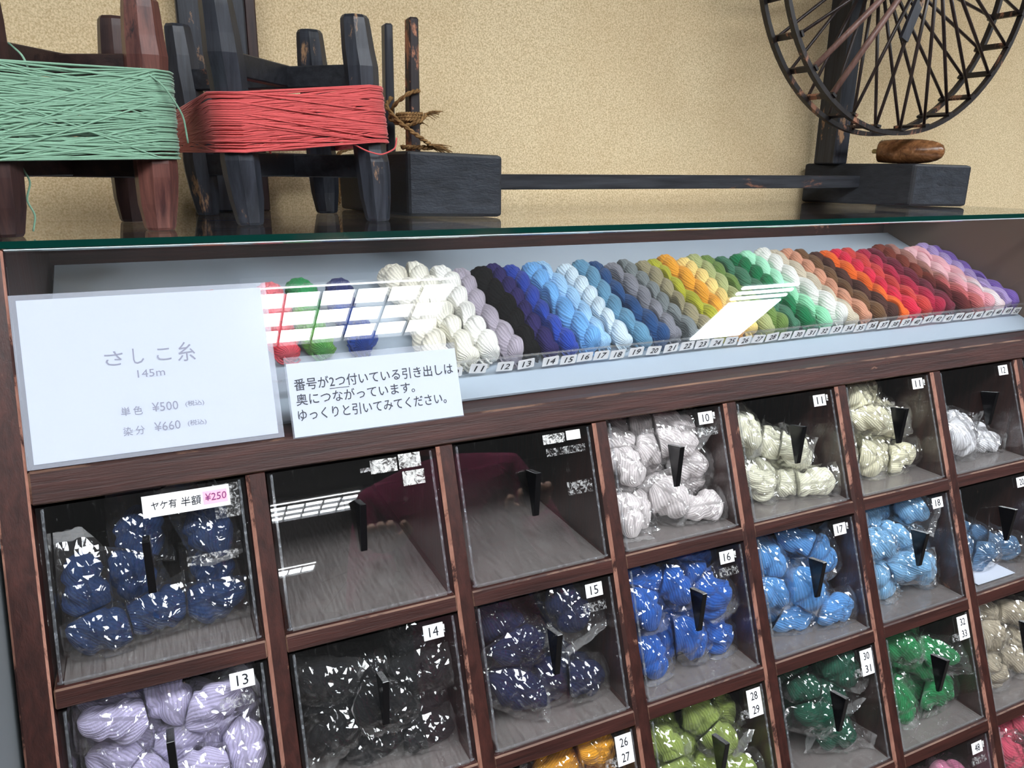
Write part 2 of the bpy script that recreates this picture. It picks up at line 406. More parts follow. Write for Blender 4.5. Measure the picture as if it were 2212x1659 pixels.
# ---------------------------------------------------------------- glass of the display case
b = bm_new(); fs = box(b, -.03, XR+.03, .0735, YW-.004, ZT-.006, ZT)
fs[2].material_index = 1; fs[3].material_index = 1; fs[5].material_index = 1
o = done(b, 'glass_top', [M['glass'], M['green']])
b = bm_new(); fbox(b, -.0005, XR+.0005, -.2117, -.2106, -.0055, -.0008); done(b, 'seam_highlight', plain('glass_seam_highlight', (196, 216, 218), .25, .6), o)  # pale strip paints the bright highlight along the pane's top edge
meta(o, 'clear glass sheet with green edge lying on top of the display case', 'glass sheet')
b = bm_new(); fbox(b, .0, XR-.0066, -.2104, -.0325, -.0058, -.002)
o = done(b, 'sloping_glass', M['glass']); meta(o, 'sloping clear glass pane in front of the yarn display', 'glass pane')
# display board
BA = math.radians(22)
BY = Vector((0, math.cos(BA), math.sin(BA))); BN = Vector((0, -math.sin(BA), math.cos(BA))); BO = Vector((0, .075, .021))
def B(x, l, h=0.0): return Vector((x, 0, 0)) + BO + BY*l + BN*h
XB0, XB1, LB = .004, XR-.0075, .338
b = bm_new()
hexa(b, [B(XB0, 0, -.004), B(XB1, 0, -.004), B(XB1, LB, -.004), B(XB0, LB, -.004), B(XB0, 0), B(XB1, 0), B(XB1, LB), B(XB0, LB)])
o = done(b, 'display_board', M['board'], bevel=.0006); meta(o, 'tilted grey-white board that the row of yarn skeins lies on', 'display board')
LL = .037      # lip position along the board
lip = empty('acrylic_lip', B(.7, LL), 'clear acrylic strip with handwritten number tags along the foot of the skeins', 'label strip')
b = bm_new(); hexa(b, [B(.01, LL-.0015, .0002), B(XB1, LL-.0015, .0002), B(XB1, LL+.001, .0002), B(.01, LL+.001, .0002), B(.01, LL-.0015, .0225), B(XB1, LL-.0015, .0225), B(XB1, LL+.001, .0225), B(.01, LL+.001, .0225)])
done(b, 'clear_strip', M['pane'], lip)
b = bm_new(); hexa(b, [B(.01, LL-.0018, .0225), B(XB1, LL-.0018, .0225), B(XB1, LL+.0013, .0225), B(.01, LL+.0013, .0225), B(.01, LL-.0018, .0232), B(XB1, LL-.0018, .0232), B(XB1, LL+.0013, .0232), B(.01, LL+.0013, .0232)])
done(b, 'strip_edge', M['pane_edge'], lip)
TAGX = {1:.045, 2:.085, 3:.12, 4:.155, 5:.19, 6:.225, 7:.26, 8:.30, 9:.34, 10: .402, 11: .4319, 12: .4656, 13: .4926, 14: .5248, 15: .5491, 16: .5717, 17: .595, 18: .6187, 19: .646, 20: .6728, 21: .699, 22: .7242}
for k in range(23, 51): TAGX[k] = .7242 + (1.3952-.7242)*(k-22)/28
rt = random.Random(3)
for k in range(8, 51):
    x = TAGX[k]; w_ = .0105 if k < 36 else .0098; hh = .0128; rot = rt.uniform(-.10, .10); sh = rt.uniform(-.001, .001)
    def fn(px, py, d, x=x, rot=rot, sh=sh):
        c_, s_ = math.cos(rot), math.sin(rot)
        return B(x+px*c_-py*s_, LL-.0019-d, .0118+sh+px*s_+py*c_)
    cor = [(-w_, -hh/2), (w_-.001, -hh/2), (w_, -hh/2+.001), (w_, hh/2-.001), (w_-.001, hh/2), (-w_+.001, hh/2), (-w_, hh/2-.001)]
    vs = [fn(px, py, 0) for px, py in cor] + [fn(px, py, .0003) for px, py in cor]; n = len(cor)
    fs = [tuple(range(n, 2*n)), tuple(reversed(range(n)))] + [(i, (i+1) % n, n+(i+1) % n, n+i) for i in range(n)]
    tg = link('number_tag', mesh('number_tag', vs, fs, M['sticker']), lip)
    text('numeral', str(k), -.0052, .0052, -.0038, .0038, lambda px, py, d, fn=fn: fn(px, py, .0005+d), M['ink'], tg, shear=.0018, depth=.0002)
# ---------------------------------------------------------------- skeins on the board
def skein_mesh(seed, L=.205, tail=0):
    rg = random.Random(seed); vs, fs, uv = [], [], []
    turns = rg.uniform(2.7, 3.2); N, K = 96, 40; ph0 = rg.uniform(0, 6.28)
    wobx = rg.uniform(.002, .005)*rg.choice((-1, 1)); o1, o2 = rg.uniform(0, 9), rg.uniform(0, 9)
    for ply in range(2):
        base = len(vs)
        for i in range(N+1):
            t = i/N; x = t*L
            en = min(1, (t+.004)/.10, (1-t+.004)/.12); en = math.sqrt(max(0, 1-(1-en)**2))
            a = 2*PI*turns*t+ph0+PI*ply+.35*math.sin(5*t+o1)
            r = .0094*(.3+.7*en)*(1+.05*math.sin(9*t+o2+ply))
            rh = .0040*en
            cy = rh*math.cos(a)+wobx*math.sin(PI*t*2+o1); cz = .0118+rh*.85*math.sin(a)
            da = 2*PI*turns/L*rh
            tn = Vector((1, -da*math.sin(a), da*.85*math.cos(a))).normalized()
            s1 = tn.cross(Vector((0, 0, 1))).normalized(); u1 = s1.cross(tn)
            for k in range(K):
                th = 2*PI*k/K + 2.6*t*PI
                rr = r*(1+.03*math.cos(10*2*PI*k/K+3*math.sin(8*t))+.04*noise.noise(Vector((t*14, k*.5, seed+ply*7))))
                p = Vector((x, cy, cz))+(s1*math.cos(th)+u1*math.sin(th))*rr
                p.z = max(p.z, .0008); vs.append(p); uv.append((k/K, t*6))
        for i in range(N):
            for k in range(K):
                fs.append((base+i*K+k, base+i*K+(k+1) % K, base+(i+1)*K+(k+1) % K, base+(i+1)*K+k))
        fs.append(tuple(base+k for k in reversed(range(K)))); fs.append(tuple(base+N*K+k for k in range(K)))
    # rounded loop of threads at the upper end
    base = len(vs); R1, R2 = 16, 24
    for i in range(R1+1):
        for k in range(R2):
            la = PI*i/R1; an = 2*PI*k/R2
            q = Vector((math.cos(la)*.0155, math.sin(la)*math.cos(an)*.0128, math.sin(la)*math.sin(an)*.0105))
            q *= 1+.05*math.cos(9*an+2*la)
            vs.append(Vector((L-.012, 0, .0125))+q); uv.append((k/R2, i/R1))
    for i in range(R1):
        for k in range(R2):
            fs.append((base+i*R2+k, base+i*R2+(k+1) % R2, base+(i+1)*R2+(k+1) % R2, base+(i+1)*R2+k))
    # splayed loose loops at the lower end
    for j in range(9):
        pts = []; yy = rg.uniform(-.008, .008); zz = rg.uniform(.003, .014); ln = rg.uniform(.006, .02)
        for q in range(9):
            a = PI*q/8; pts.append((.016-math.sin(a)*ln, yy+math.cos(a)*rg.uniform(.003, .006), max(.0012, zz+.004*math.cos(a)-(.004*math.sin(a)))))
        tube(vs, fs, pts, .0009, 5, uvs=uv)
    me = mesh('skein', vs, fs, None, uvs=uv, smooth=True); return me
def noslot(me): me.materials.clear(); me.materials.append(None); return me
SKM = [noslot(skein_mesh(s)) for s in (1, 2, 3, 4)]
mat_cache = {}
def ymat(c, var=None, strands=20):
    k = (c, var, strands)
    if k not in mat_cache: mat_cache[k] = yarn('yarn_%d_%d_%d' % c, c, strands, var)
    return mat_cache[k]
def slot(o, m):
    o.material_slots[0].link = 'OBJECT'; o.material_slots[0].material = m
SK = [  # x, colour, second colour, colour name
 (.165, (220,110,80), None, 'orange-red skein half hidden behind the big price sign'),
 (.232, (205,44,62), (232,120,130), 'red and pink mottled skein beside the big price sign'),
 (.268, (96,150,66), (40,140,80), 'leaf green mottled skein right of the red and pink one'),
 (.312, (30,66,150), (30,40,96), 'blue and navy mottled skein left of the bare gap'),
 (.394, (236,232,216), None, 'cream skein, first one right of the bare gap'),
 (.424, (240,238,224), None, 'off-white skein between the cream and the pure white ones'),
 (.452, (244,244,238), None, 'pure white thick skein left of the lavender grey one'),
 (.480, (172,164,178), None, 'lavender grey skein left of the black one'),
 (.507, (9,9,11), None, 'black skein, the only black one on the board'),
 (.533, (46,40,92), None, 'dark violet navy skein right of the black one'),
 (.559, (40,72,172), (34,60,150), 'royal blue skein left of the sky blue one'),
 (.587, (108,168,226), None, 'sky blue skein right of the royal blue one'),
 (.613, (156,200,238), None, 'light blue skein right of the sky blue one'),
 (.640, (206,226,240), None, 'palest ice blue skein left of the steel blue one'),
 (.666, (98,148,180), None, 'steel blue skein left of the denim navy one'),
 (.694, (34,74,124), None, 'denim navy skein left of the greys'),
 (.721, (128,130,140), None, 'mid grey skein right of the denim navy one'),
 (.746, (120,128,130), None, 'second grey skein, slightly greener, beside the khaki one'),
 (.771, (152,144,114), None, 'khaki skein left of the yellow-green one'),
 (.795, (176,176,50), None, 'acid yellow-green skein left of the golden orange one'),
 (.820, (238,166,52), None, 'golden orange skein right of the yellow-green one'),
 (.845, (244,216,134), None, 'pale yellow skein right of the golden orange one'),
 (.869, (176,184,126), None, 'pale olive skein right of the pale yellow one'),
 (.894, (108,138,68), None, 'moss green skein between pale olive and sea green'),
 (.922, (66,120,92), None, 'dull sea green skein left of the bright emerald one'),
 (.951, (18,120,72), None, 'bright emerald green skein left of the mint one'),
 (.979, (144,222,176), (170,236,200), 'mint green skein right of the emerald one'),
 (1.010, (240,242,236), None, 'white skein standing high between mint and beige'),
 (1.037, (208,196,174), None, 'beige skein right of the high white one'),
 (1.064, (210,150,122), None, 'salmon skein left of the brown ones'),
 (1.090, (110,78,50), None, 'mid brown skein right of the salmon one'),
 (1.115, (82,52,46), None, 'dark brown skein left of the bright orange one'),
 (1.142, (238,104,34), None, 'bright orange skein left of the crimson pink one'),
 (1.170, (222,40,72), None, 'crimson pink skein right of the orange one'),
 (1.198, (206,66,62), None, 'brick red skein between two crimson ones'),
 (1.226, (178,34,68), None, 'deep crimson skein right of the brick red one'),
 (1.256, (112,30,52), None, 'wine red skein left of the maroon one'),
 (1.286, (92,34,38), (120,56,44), 'dark maroon skein lying highest of the reds'),
 (1.315, (192,96,98), (160,110,100), 'dusty rose skein right of the maroon one'),
 (1.343, (236,160,172), (240,190,196), 'pink skein left of the white and pink one'),
 (1.369, (242,232,234), (240,180,190), 'white skein tinged pink'),
 (1.391, (184,162,218), None, 'light lilac skein left of the purple one'),
 (1.409, (134,104,192), None, 'purple skein, last one at the end of the board'),
]
rs = random.Random(11)
for i, (x, c, var, lab) in enumerate(SK):
    sc = 1.0 if i > 8 else 1.12
    if lab.startswith(('pure', 'off', 'cream')): sc = 1.3
    if i in (8, 11, 27): sc = 1.18
    l0 = .046 + rs.uniform(-.003, .006); ang = PI/2 + rs.uniform(-.03, .03)
    if i < 4: l0 = .09; 
    top_ = (.205, .222, .228, .228)[i] if i < 4 else .243
    Lsc = (top_-l0)/.205 + rs.uniform(-.035, .05)
    R = Matrix((EX, BY, BN)).transposed()
    p = B(x, l0, .0006)
    R4 = (R @ Matrix.Rotation(ang, 3, 'Z')).to_4x4()
    me = SKM[i % 4].copy(); n_ = len(me.vertices); co = np.empty(n_*3); me.vertices.foreach_get('co', co); co = co.reshape(-1, 3)
    A = np.array(R4 @ Matrix.Diagonal((Lsc, 1.14*sc, 1.2*sc, 1)))[:3, :3]
    co = co @ A.T
    lo = (SK[i-1][0]+x)/2 if i > 3 else x-.04; hi = (SK[i+1][0]+x)/2 if i < len(SK)-1 and i >= 3 else x+.04
    if i == 3: lo = x-.04
    if i == 4: lo = x-.04
    hi = min(hi, XR-.0065) if i < len(SK)-1 else XR-.0078
    yy = co[:, 1]+p.y
    wl = .0028*np.sin(yy*75+i*2.1)*(1 if 4 < i else 0); wh = .0028*np.sin(yy*75+(i+1)*2.1)*(1 if 3 < i < len(SK)-1 else 0)
    co[:, 0] = np.minimum(np.maximum(co[:, 0], lo-x+.0002+wl), hi-x-.0002+wh)
    me.vertices.foreach_set('co', co.ravel()); me.update()
    o = bpy.data.objects.new('yarn_skein', me); COL.objects.link(o); o.location = p
    slot(o, ymat(c, var))
    meta(o, lab, 'yarn skein', 'twisted yarn skeins on the display board')
# ---------------------------------------------------------------- signs
sg = empty('price_sign', F(.1, -.1, .002), 'large laminated white sheet with yarn prices leaning on the sloping glass', 'sign')
b = bm_new(); fbox(b, -.0005, .2008, -.1724, -.0295, .0012, .0016); done(b, 'laminate_back', M['laminate'], sg)
b = bm_new(); fbox(b, .0045, .1960, -.1680, -.0335, .0016, .0020); done(b, 'paper', M['paper'], sg)
b = bm_new(); fbox(b, -.0005, .2008, -.1724, -.0295, .0026, .0029); done(b, 'laminate_front', M['laminate'], sg)
def ft(n): return lambda x, y, d: F(x, -y, n+d)
for ch, x0, x1, y0, y1 in [('さ', .0635, .0775, .1083, .1203), ('し', .0850, .0935, .1080, .1212), ('こ', .1035, .1150, .1092, .1195), ('糸', .1200, .1345, .1066, .1235)]:
    text('lettering', ch, x0, x1, y0, y1, ft(.0021), M['ink_grey'], sg)
text('lettering', '145m', .0870, .1085, .0960, .1025, ft(.0021), M['ink_grey'], sg)
for y, k1, k2, pr in [(.0655, '単', '色', '¥500'), (.0485, '染', '分', '¥660')]:
    text('lettering', k1, .0712, .0782, y-.0008, y+.0066, ft(.0021), M['ink_grey'], sg)
    text('lettering', k2, .0806, .0876, y-.0008, y+.0066, ft(.0021), M['ink_grey'], sg)
    text('lettering', pr, .0952, .1158, y, y+.0078, ft(.0021), M['ink_grey'], sg)
    text('lettering', '(税込)', .1216, .1368, y+.0008, y+.0062, ft(.0021), M['ink_grey'], sg)
s2 = empty('notice_card', F(.29, -.06, .002), 'smaller white notice in three lines of handwriting-like print below the skeins', 'sign')
b = bm_new(); fbox(b, .2085, .3765, -.1015, -.0262, .0012, .0015); done(b, 'plastic_sleeve', M['laminate'], s2)
b = bm_new(); fbox(b, .2100, .3760, -.0955, -.0272, .0015, .0019); done(b, 'paper', M['paper'], s2)
text('lettering', '番号が2つ付いている引き出しは', .2150, .3710, .0700, .0810, ft(.0020), M['ink_dark'], s2)
text('lettering', '奥につながっています。', .2152, .3290, .0560, .0668, ft(.0020), M['ink_dark'], s2)
text('lettering', 'ゆっくりと引いてみてください。', .2152, .3600, .0416, .0524, ft(.0020), M['ink_dark'], s2)
b = bm_new(); fbox(b, .2470, .2655, -.0690, -.0685, .0019, .0022); done(b, 'underline', M['ink_dark'], s2)
# ---------------------------------------------------------------- drawers
DR = {  # (row, col): (numbers, colour, colour name, drawer name)
 (0,0): ([], (30,54,96), 'faded navy', 'half-price drawer'), (0,1): ([], None, '', ''), (0,2): ([], None, '', ''),
 (0,3): (['10'], (236,228,228), 'warm white', 'drawer 10'), (0,4): (['11'], (242,240,216), 'pale cream', 'left drawer 11'),
 (0,5): (['11'], (240,235,204), 'cream', 'right drawer 11'), (0,6): (['12'], (244,244,248), 'white', 'drawer 12'),
 (1,0): (['13'], (204,196,230), 'lavender', 'drawer 13'), (1,1): (['14'], (17,18,22), 'black', 'drawer 14'),
 (1,2): (['15'], (22,32,68), 'navy', 'drawer 15'), (1,3): (['16'], (38,96,184), 'royal blue', 'drawer 16'),
 (1,4): (['17'], (92,156,220), 'sky blue', 'drawer 17'), (1,5): (['18'], (132,186,228), 'light blue', 'drawer 18'),
 (1,6): (['20'], (84,122,160), 'steel blue', 'drawer 20'), (2,2): (['26', '27'], (238,166,36), 'yellow', 'drawer 26-27'),
 (2,3): (['28', '29'], (150,168,84), 'olive green', 'drawer 28-29'), (2,4): (['30', '31'], (28,88,68), 'dark green', 'drawer 30-31'),
 (2,5): (['32', '33'], (34,136,78), 'grass green', 'drawer 32-33'), (2,6): ([], (188,176,154), 'beige grey', 'beige drawer'),
 (3,5): (['48'], (222,134,170), 'pink', 'drawer 48'), (3,6): ([], (216,82,108), 'rose red', 'rose red drawer'),
 (2,0): ([], None, '', ''), (2,1): ([], None, '', ''), (0,7): ([], None, '', ''), (1,7): ([], None, '', ''),
}
DLAB = {(0,1): 'empty clear-fronted drawer with patches of old label glue, second from the left', (0,2): 'empty clear-fronted drawer with a blank white scrap of label',
 (0,0): 'clear-fronted drawer with the handwritten half-price sticker', (2,6): 'clear-fronted drawer full of beige grey yarn, below drawer 20', (3,6): 'clear-fronted drawer of rose red yarn in the lowest visible corner',
 (2,0): 'clear-fronted drawer under the one with lavender yarn', (2,1): 'clear-fronted drawer under the one with black yarn', (0,7): 'clear-fronted drawer right of the one numbered 12', (1,7): 'clear-fronted drawer right of the one numbered 20 and below the last of the top row'}
rd = random.Random(5)
def fin(e, u, v):
    t2 = .0031; pr = .0245
    b = bm_new()
    A = [F(u-t2, v, -.0008), F(u+t2, v, -.0008)]
    P1 = F(u, v, 0) + EN*pr + Vector((0, 0, -.004)); Bt = F(u, v+.0482, -.0008); Bo = F(u, v+.0482, .0032)
    ps = [A[0], Vector((u-t2, P1.y, P1.z)), Vector((u-t2, Bo.y, Bo.z)), Vector((u-t2, Bt.y, Bt.z))]
    qs = [Vector((p.x+2*t2, p.y, p.z)) for p in ps]
    vv = [b.verts.new(p) for p in ps+qs]
    for f in [(0, 1, 2, 3), (7, 6, 5, 4), (0, 4, 5, 1), (1, 5, 6, 2), (2, 6, 7, 3), (3, 7, 4, 0)]: b.faces.new([vv[i] for i in f])
    return done(b, 'handle', M['black_acrylic'], e, bevel=.0004)
for (r, c), (nums, colr, cn, dn) in DR.items():
    u0, v0 = c*CW, r*CH
    lab = DLAB.get((r, c)) or 'clear-fronted drawer numbered %s holding bagged %s yarn' % (' and '.join(nums), cn)
    if nums == ['11']: lab = ('left' if c == 4 else 'right')+'-hand of the two drawers numbered 11, holding %s yarn' % cn
    e = empty('drawer', F(u0+OW/2, v0+OH, -.002), lab, 'drawer', 'clear acrylic drawers in the cabinet')
    g = .0014
    b = bm_new(); fbox(b, u0+g, u0+OW-g, v0+g, v0+OH-.0024, -.0035, -.0008); done(b, 'front_pane', M['pane'], e)
    for sx in (0, 1):
        ua = u0+.0042 if sx == 0 else u0+OW-.0072
        b = bm_new(); a, d = F(0, v0+.004, -.0036), F(0, v0+OH-.0026, -.0036)
        hexa(b, [(ua, d.y, d.z), (ua+.003, d.y, d.z), (ua+.003, .235, d.z), (ua, .235, d.z), (ua, a.y, a.z), (ua+.003, a.y, a.z), (ua+.003, .235, a.z), (ua, .235, a.z)])
        done(b, 'side_pane', M['pane'], e)
        b = bm_new(); fbox(b, ua+.0004, ua+.0026, v0+.003, v0+OH-.003, -.0044, -.0034); done(b, 'glued_edge', M['pane_edge'], e)
    d = F(0, v0+OH-.0006, -.0036); d.z = F(0, v0+OH, -.0006).z+.0005
    b = bm_new(); box(b, u0+.0076, u0+OW-.0076, d.y+.001, .235, d.z, d.z+.0026); done(b, 'tray', M['tray'], e)
    b = bm_new(); fbox(b, u0+.003, u0+OW-.003, v0+OH-.0052, v0+OH-.0034, -.0043, -.0034); done(b, 'glued_edge', M['pane_edge'], e)
    du, dv = rd.uniform(-.001, .0015), rd.uniform(-.0012, .001)
    fin(e, u0+.0785+du, v0+.0372+dv)
    # number stickers
    ls = u0+.1235+(c == 0)*.007+(c in (1, 2))*.002+rd.uniform(-.001, .001); lt = v0+.0055+rd.uniform(-.001, .002)
    if len(nums) == 2: ls += .010; lt = v0+.0038
    for k, nn in enumerate(nums):
        hh = .0142 if len(nums) == 1 else .0155
        sk = rd.uniform(-.0006, .0006)
        b = bm_new(); fbox(b, ls, ls+.0202, lt+k*(hh+.0002), lt+k*(hh+.0002)+hh, -.0007, -.0003)
        st = done(b, 'number_sticker', M['sticker'], e)
        yc = lt+k*(hh+.0002)+hh/2
        text('numeral', nn, ls+.0055, ls+.0150, -yc-.0046, -yc+.0046, ft(-.0002), M['ink'], st, depth=.0002)
    # marks left by old labels
    def patch(x0, x1, y0, y1, m): 
        b = bm_new(); fbox(b, u0+x0, u0+x1, v0+y0, v0+y1, -.0007, -.0004); done(b, 'label_residue', m, e)
    if (r, c) == (0, 1):
        patch(.096, .122, .004, .017, M['tape']); patch(.124, .146, .002, .016, M['tape']); patch(.126, .148, .019, .033, M['tape']); patch(.086, .100, .010, .014, M['tape_faint'])
    elif (r, c) == (0, 2):
        b = bm_new(); fbox(b, u0+.1290, u0+.1460, v0+.0040, v0+.0140, -.0007, -.0003); done(b, 'blank_label', M['sticker'], e)
        patch(.101, .127, .005, .015, M['tape']); patch(.122, .152, .058, .072, M['tape_faint']); patch(.103, .150, .020, .028, M['tape_faint'])
    elif (r, c) == (0, 0):
        patch(.135, .156, .004, .034, M['tape_faint']); patch(.108, .150, .062, .070, M['tape_faint'])
    elif nums:
        if rd.random() < .6: patch(.120, .148, .024, .034, M['tape_faint'])
        if rd.random() < .5: patch(.1445, .1475, .008, .016, M['tape'])
e0 = [o for o in bpy.data.objects if o.get('label') == DLAB[(0, 0)]][0]
b = bm_new(); fbox(b, .0785, .1485, .0050, .0235, -.0006, -.0001); st = done(b, 'price_sticker', M['sticker'], e0, bevel=.0001)
b = bm_new(); fbox(b, .1265, .1465, .0085, .0200, -.0001, .0001); done(b, 'pink_patch', M['pink_hl'], st)
text('lettering', 'ヤケ有', .0850, .1050, -.0180, -.0105, ft(.0001), M['ink'], st, shear=.0006)
text('lettering', '半額', .1085, .1245, -.0185, -.0105, ft(.0001), M['ink'], st, shear=.0006)
text('lettering', '¥250', .1280, .1455, -.0170, -.0105, ft(.0002), plain('purple_ink', (120, 50, 110), .7), st, shear=.0006)
# white paper lying in drawer 20
d = F(0, CH+OH, 0)
b = bm_new(); box(b, 6*CW+.02, 6*CW+.10, d.y+.012, d.y+.10, d.z+.0045, d.z+.0051)
o = done(b, 'paper_sheet', M['paper']); meta(o, 'white paper sheet lying flat in the drawer numbered 20', 'paper')
# ---------------------------------------------------------------- bagged hanks
def hank_mesh(seed):
    """unit hank: length 1 along x, width 1 along z, thickness along y"""
    rg = random.Random(seed); vs, fs, uv = [], [], []; N, K = 40, 36
    tw = rg.uniform(1.2, 2.2)*rg.choice((-1, 1)); p1, p2 = rg.uniform(0, 6), rg.uniform(0, 6)
    for i in range(N+1):
        t = i/N*2-1
        prof = max(0, 1-abs(t)**2.3)**.62*(1+.10*math.sin(3.1*t+p1))*(1-.18*math.exp(-((t-.25*math.sin(p2))/.14)**2))
        for k in range(K):
            th = 2*PI*k/K
            g = 1-.16*abs(math.cos(1.5*th+tw*t*2+p1))**6+.10*math.cos(2*th+tw*t*2.2+p1)+.035*math.cos(7*th+tw*3*t)
            r = .5*prof*g+.002
            vs.append(Vector((t*.5, math.cos(th)*r*.86, math.sin(th)*r))); uv.append((k/K+tw*.10*t, i/N*4))
    for i in range(N):
        for k in range(K): fs.append((i*K+k, i*K+(k+1) % K, (i+1)*K+(k+1) % K, (i+1)*K+k))
    return noslot(mesh('hank', vs, fs, None, uvs=uv, smooth=True))
def bag_mesh(seed):
    """unit crumpled bag around the unit hank, thin, with flat pointed corners"""
    rg = random.Random(seed+50); vs, fs = [], []; NX, NZ = 20, 12
    off = Vector((rg.uniform(0, 50), rg.uniform(0, 50), 0)); fl = rg.uniform(.12, .34); fr = rg.uniform(.25, .55)
    for sd in (-1, 1):
        for i in range(NX+1):
            for j in range(NZ+1):
                a = i/NX*2-1; c = j/NZ*2-1
                x = a*.5*(1+(fr if a > 0 else fl)*abs(a)**3*1.3); z = c*.5*1.24*(1-.20*(1-c*c))
                z *= 1+.16*a*a*math.sin(off.x)
                hug = max(0, 1-min(1, abs(a*1.02))**2.6)**.6*max(0, 1-abs(c)**2.4)**.55
                y = sd*(.5*.9*hug+.006)
                q = off+Vector((a*2.6, c*2.2, sd*3))
                nz1 = noise.noise(q*1.0); rid = abs(noise.noise(q*1.9+Vector((9, 3, 1))))
                y += sd*(.05*nz1*(.4+hug)+.12*rid*(.25+hug*.75)) if hug > 0 or True else 0
                z += .06*noise.noise(q*1.3+Vector((4, 4, 4))); x += .035*noise.noise(q*1.5+Vector((7, 2, 4)))
                if abs(a) > .999 or abs(c) > .999: y = .07*noise.noise(Vector((off.x+a*2.6, off.y+c*2.2, 0)))
                vs.append(Vector((x, y, z)))
    st = (NX+1)*(NZ+1)
    for sd in range(2):
        for i in range(NX):
            for j in range(NZ):
                a = sd*st+i*(NZ+1)+j; q = (a, a+1, a+NZ+2, a+NZ+1)
                if (i+j) % 2: fs += [(q[0], q[1], q[2]), (q[0], q[2], q[3])]
                else: fs += [(q[0], q[1], q[3]), (q[1], q[2], q[3])]
    me = mesh('bag', vs, fs, [M['film'], M['film_seam_glint']])
    mi = [1 if ((k//2) % (NX*NZ))//NZ in (0, NX-1) else 0 for k in range(len(fs))]
    me.polygons.foreach_set('material_index', mi); return me
HM = [hank_mesh(s) for s in range(5)]
BM = [bag_mesh(s) for s in range(7)]
